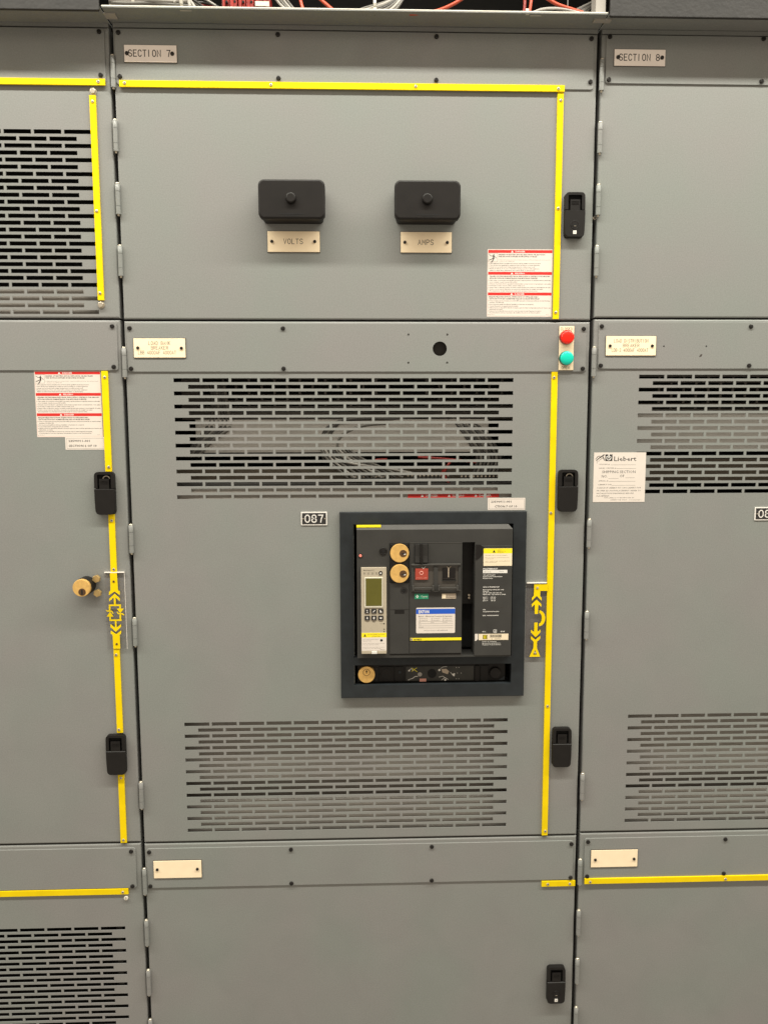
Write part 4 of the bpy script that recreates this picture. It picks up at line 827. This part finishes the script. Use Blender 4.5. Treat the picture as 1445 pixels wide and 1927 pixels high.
for z, s_, w_, h in ((-126.2, 'Circuit Breaker', 25, 2), (-129.6, 'Interruptor automático', 39, 2), (-133, 'Disjoncteur', 20, 2), (-151, '4000 A FRAME/CAP', 33, 2.4), (-156.2, 'Interrupting rating (kA rms)', 42, 2), (-159.4, '50/60 Hz', 12, 2), (-162.6, 'UL 489 CSA C22.2 No 5.2', 38, 2), (-166, 'NEMA AB1 - IEC 60947-2 100kA', 46, 2),
    (-171.6, '240 V~    100 kA', 26, 2), (-175, '480 V~    100 kA', 26, 2), (-178.6, '600 V~     85 kA', 26, 2), (-196.8, 'Cat.', 6.4, 2.2), (-201, 'YLAM00000000000', 33, 2), (-209, 'S/N  00000000000', 32, 2.2), (-242.2, '40°C', 7, 2.2), (-242.4, '        ', 0, 2), (-262.4, 'Square D Company', 29, 1.6), (-265.8, 'Electrical Products Division', 37, 1.6), (-269, 'Masterpact & Circuit Breakers', 38, 1.6)):
    if w_: q.text(s_, 244, z, h, WINK, YR-.1, w=w_, bold=.025)
q.text('IK08', 281, -242.2, 2.2, WINK, YR-.1, w=8, bold=.03)
for z in (-145.6, -152.4, -191.6, -204): q.box(243.8, 292.6, z-.15, z+.15, YR, YR-.1, GINK)
for a0, a1, b0, b1 in ((266, 273, -243.8, -243), (266, 273, -237.8, -237), (266, 266.8, -243.8, -237), (272.2, 273, -243.8, -237)): q.box(a0, a1, b0, b1, YR, YR-.1, WINK)
q.text('CE', 267.4, -241.8, 2.8, WINK, YR-.12, w=4, bold=.03); q.build('rating_text', CB)
q = MB(); q.text('NW 40 H1', 245.4, -120.2, 2.2, INK, YR-.35, w=14); q.text('4000 A', 276, -119.4, 1.8, INK, YR-.35, w=9); q.build('type_lettering', CB)
bs = MB(); bs.box(236.6, 296.6, -258.4, -245.8, YR, YR-.35, CREAM); bs.prism([(229, -245.6), (235.2, -245.6), (235.2, -256), (232, -259.6), (229, -259.9)], YR, YR-.4, PAPER); bs.box(245, 254, -256.4, -247.8, YR-.35, YR-.45, BOXB); bs = bs.build('barcode_sticker', CB)
q = MB(); x = 259.0
while x < 283: wd_ = random.choice((.4, .6, .9)); q.box(x, x+wd_, -253.4, -247.4, YR-.35, YR-.4, INK); x += wd_+random.choice((.4, .6))
q.text('12    NA4000', 262, -257, 2, INK, YR-.4, w=19); q.build('bars', bs)
q = MB(); 
for a0, a1, b0, b1 in ((246, 253, -255.6, -254.8), (246, 253, -249.4, -248.6), (246, 246.8, -255.6, -248.6), (252.2, 253, -255.6, -248.6)): q.box(a0, a1, b0, b1, YR-.45, YR-.5, YLAB)
q.text('D', 247.6, -254, 3.8, YLAB, YR-.52, w=3.6, bold=.05); q.build('logo', bs)

# ---------------------------------------------------------------- racking panel below the breaker
RP = thing('racking_panel', 'narrow black racking panel with brass lock under the circuit breaker', 'racking panel', (0, 0, 0))
Y = 4
q = MB(); q.plate(-8, 297.5, -353.6, -317, 45, Y, BLACK, bev=1); q.build('body', RP)
q = MB(); q.cyl(11, -334.4, 17.3, Y, -6, BRASS, 40, .9); br = q.build('brass_lock', RP); q = MB(); q.torus(11, -329.4, -6, 6.8, .5, BRASSD, k=6); q.cyl(11, -326.8, 1.8, -6, -6.3, VOID, 12); q.box(10.1, 11.9, -331.6, -326.8, -6, -6.3, VOID); q.build('keyway', br)
for z in (-325.4, -348): q = MB(); q.cyl(31, z, 2.9, Y, Y-.8, SCREWB, 14, .4); q.build('screw', RP)
q = MB(); q.plate(37, 67, -351.4, -320.6, Y, Y-2, BOXB, bev=.6); q.cyl(52, -336, 11.8, Y-2, Y-2.6, BLACK, 28, .4)
for x in (39, 64): q.box(x-.6, x+.6, -338.6, -333.6, Y-2, Y-2.5, VOID)
q.build('blank_lock_cover', RP)
q = MB(); q.plate(69, 87, -351, -321, Y, Y-1.6, BLACK, bev=.5); q.cyl(79.5, -332.6, 3.2, Y-1.6, Y-2.6, BEZEL, 14, .6); q.build('small_cover', RP)
q = MB(); q.plate(92, 232, -352, -320.6, Y, Y-1, mat('racking_label', (0.022, 0.021, 0.017), .35, var=.3, vscale=60), bev=.4); sg = q.build('position_panel', RP)
q = MB(); q.cyl(145.8, -336.4, 9.2, Y-1, Y-2.4, BOXB, 28, .5); q.cyl(145.8, -336.4, 7.8, Y-2.4, Y-2.6, VOID, 28); q.build('crank_hole', sg)
q = MB(); q.cyl(120.6, -337.6, 4.6, Y-1, Y-2, STEEL, 20, .5); q.build('release_button', sg)
q = MB(); q.plate(120.2, 133.8, -353, -346.8, Y-1, Y-1.6, PINK, bev=.2); q.build('pale_tag', sg)
q = MB(); k = 0
for pl, w_, m_ in (([(98, -330), (103, -325), (107, -330)], .9, WINK), ([(104, -324), (115, -332)], .9, YLAB), ([(104, -331), (114, -324)], .9, YLAB), ([(100, -348), (106, -346), (111, -342), (116, -342)], 1.1, WINK), ([(163, -326), (168, -322.5), (176, -322)], .7, WINK), ([(184, -334), (190, -342)], .8, WINK), ([(160, -344), (168, -342), (175, -347)], .8, WINK), ([(166, -350), (172, -345), (179, -349)], .9, WINK)):
    k += 1; q.stroke(pl, w_, m_, Y-1.05-.02*k)
for x, z, r_ in ((98.5, -329.5, 1.8), (160.8, -329, 2.3), (173, -350, 2.2), (97.6, -349, 1)): q.cyl(x, z, r_, Y-1, Y-1.4, WINK, 10)
q.prism([(165, -327), (175, -326.5), (181, -332), (178, -338), (167, -334)], Y-1, Y-1.4, TAN); q.prism([(186, -338), (193, -336), (192, -343)], Y-1, Y-1.4, WINK)
for x, z in ((196, -324), (201, -324), (198, -336), (196, -348), (201, -348), (206, -336)): q.cyl(x, z, .7, Y-1, Y-1.3, WINK, 8)
q.build('position_symbols', sg)
q = MB(); q.plate(234, 243, -353, -320, Y, Y-3, BOXB, bev=.6); q.plate(246, 262, -353, -320, Y, Y-2, BLACK, bev=.6); q.build('end_cover', RP)
q = MB(); q.cyl(276, -336, 12, Y, Y-7, BOXB, 28, 2.2); q.build('round_knob', RP)
q = MB(); q.prism([(284, -352), (296, -352), (296, -342)], Y, Y-1, BEZEL); q.build('corner_clip', RP)
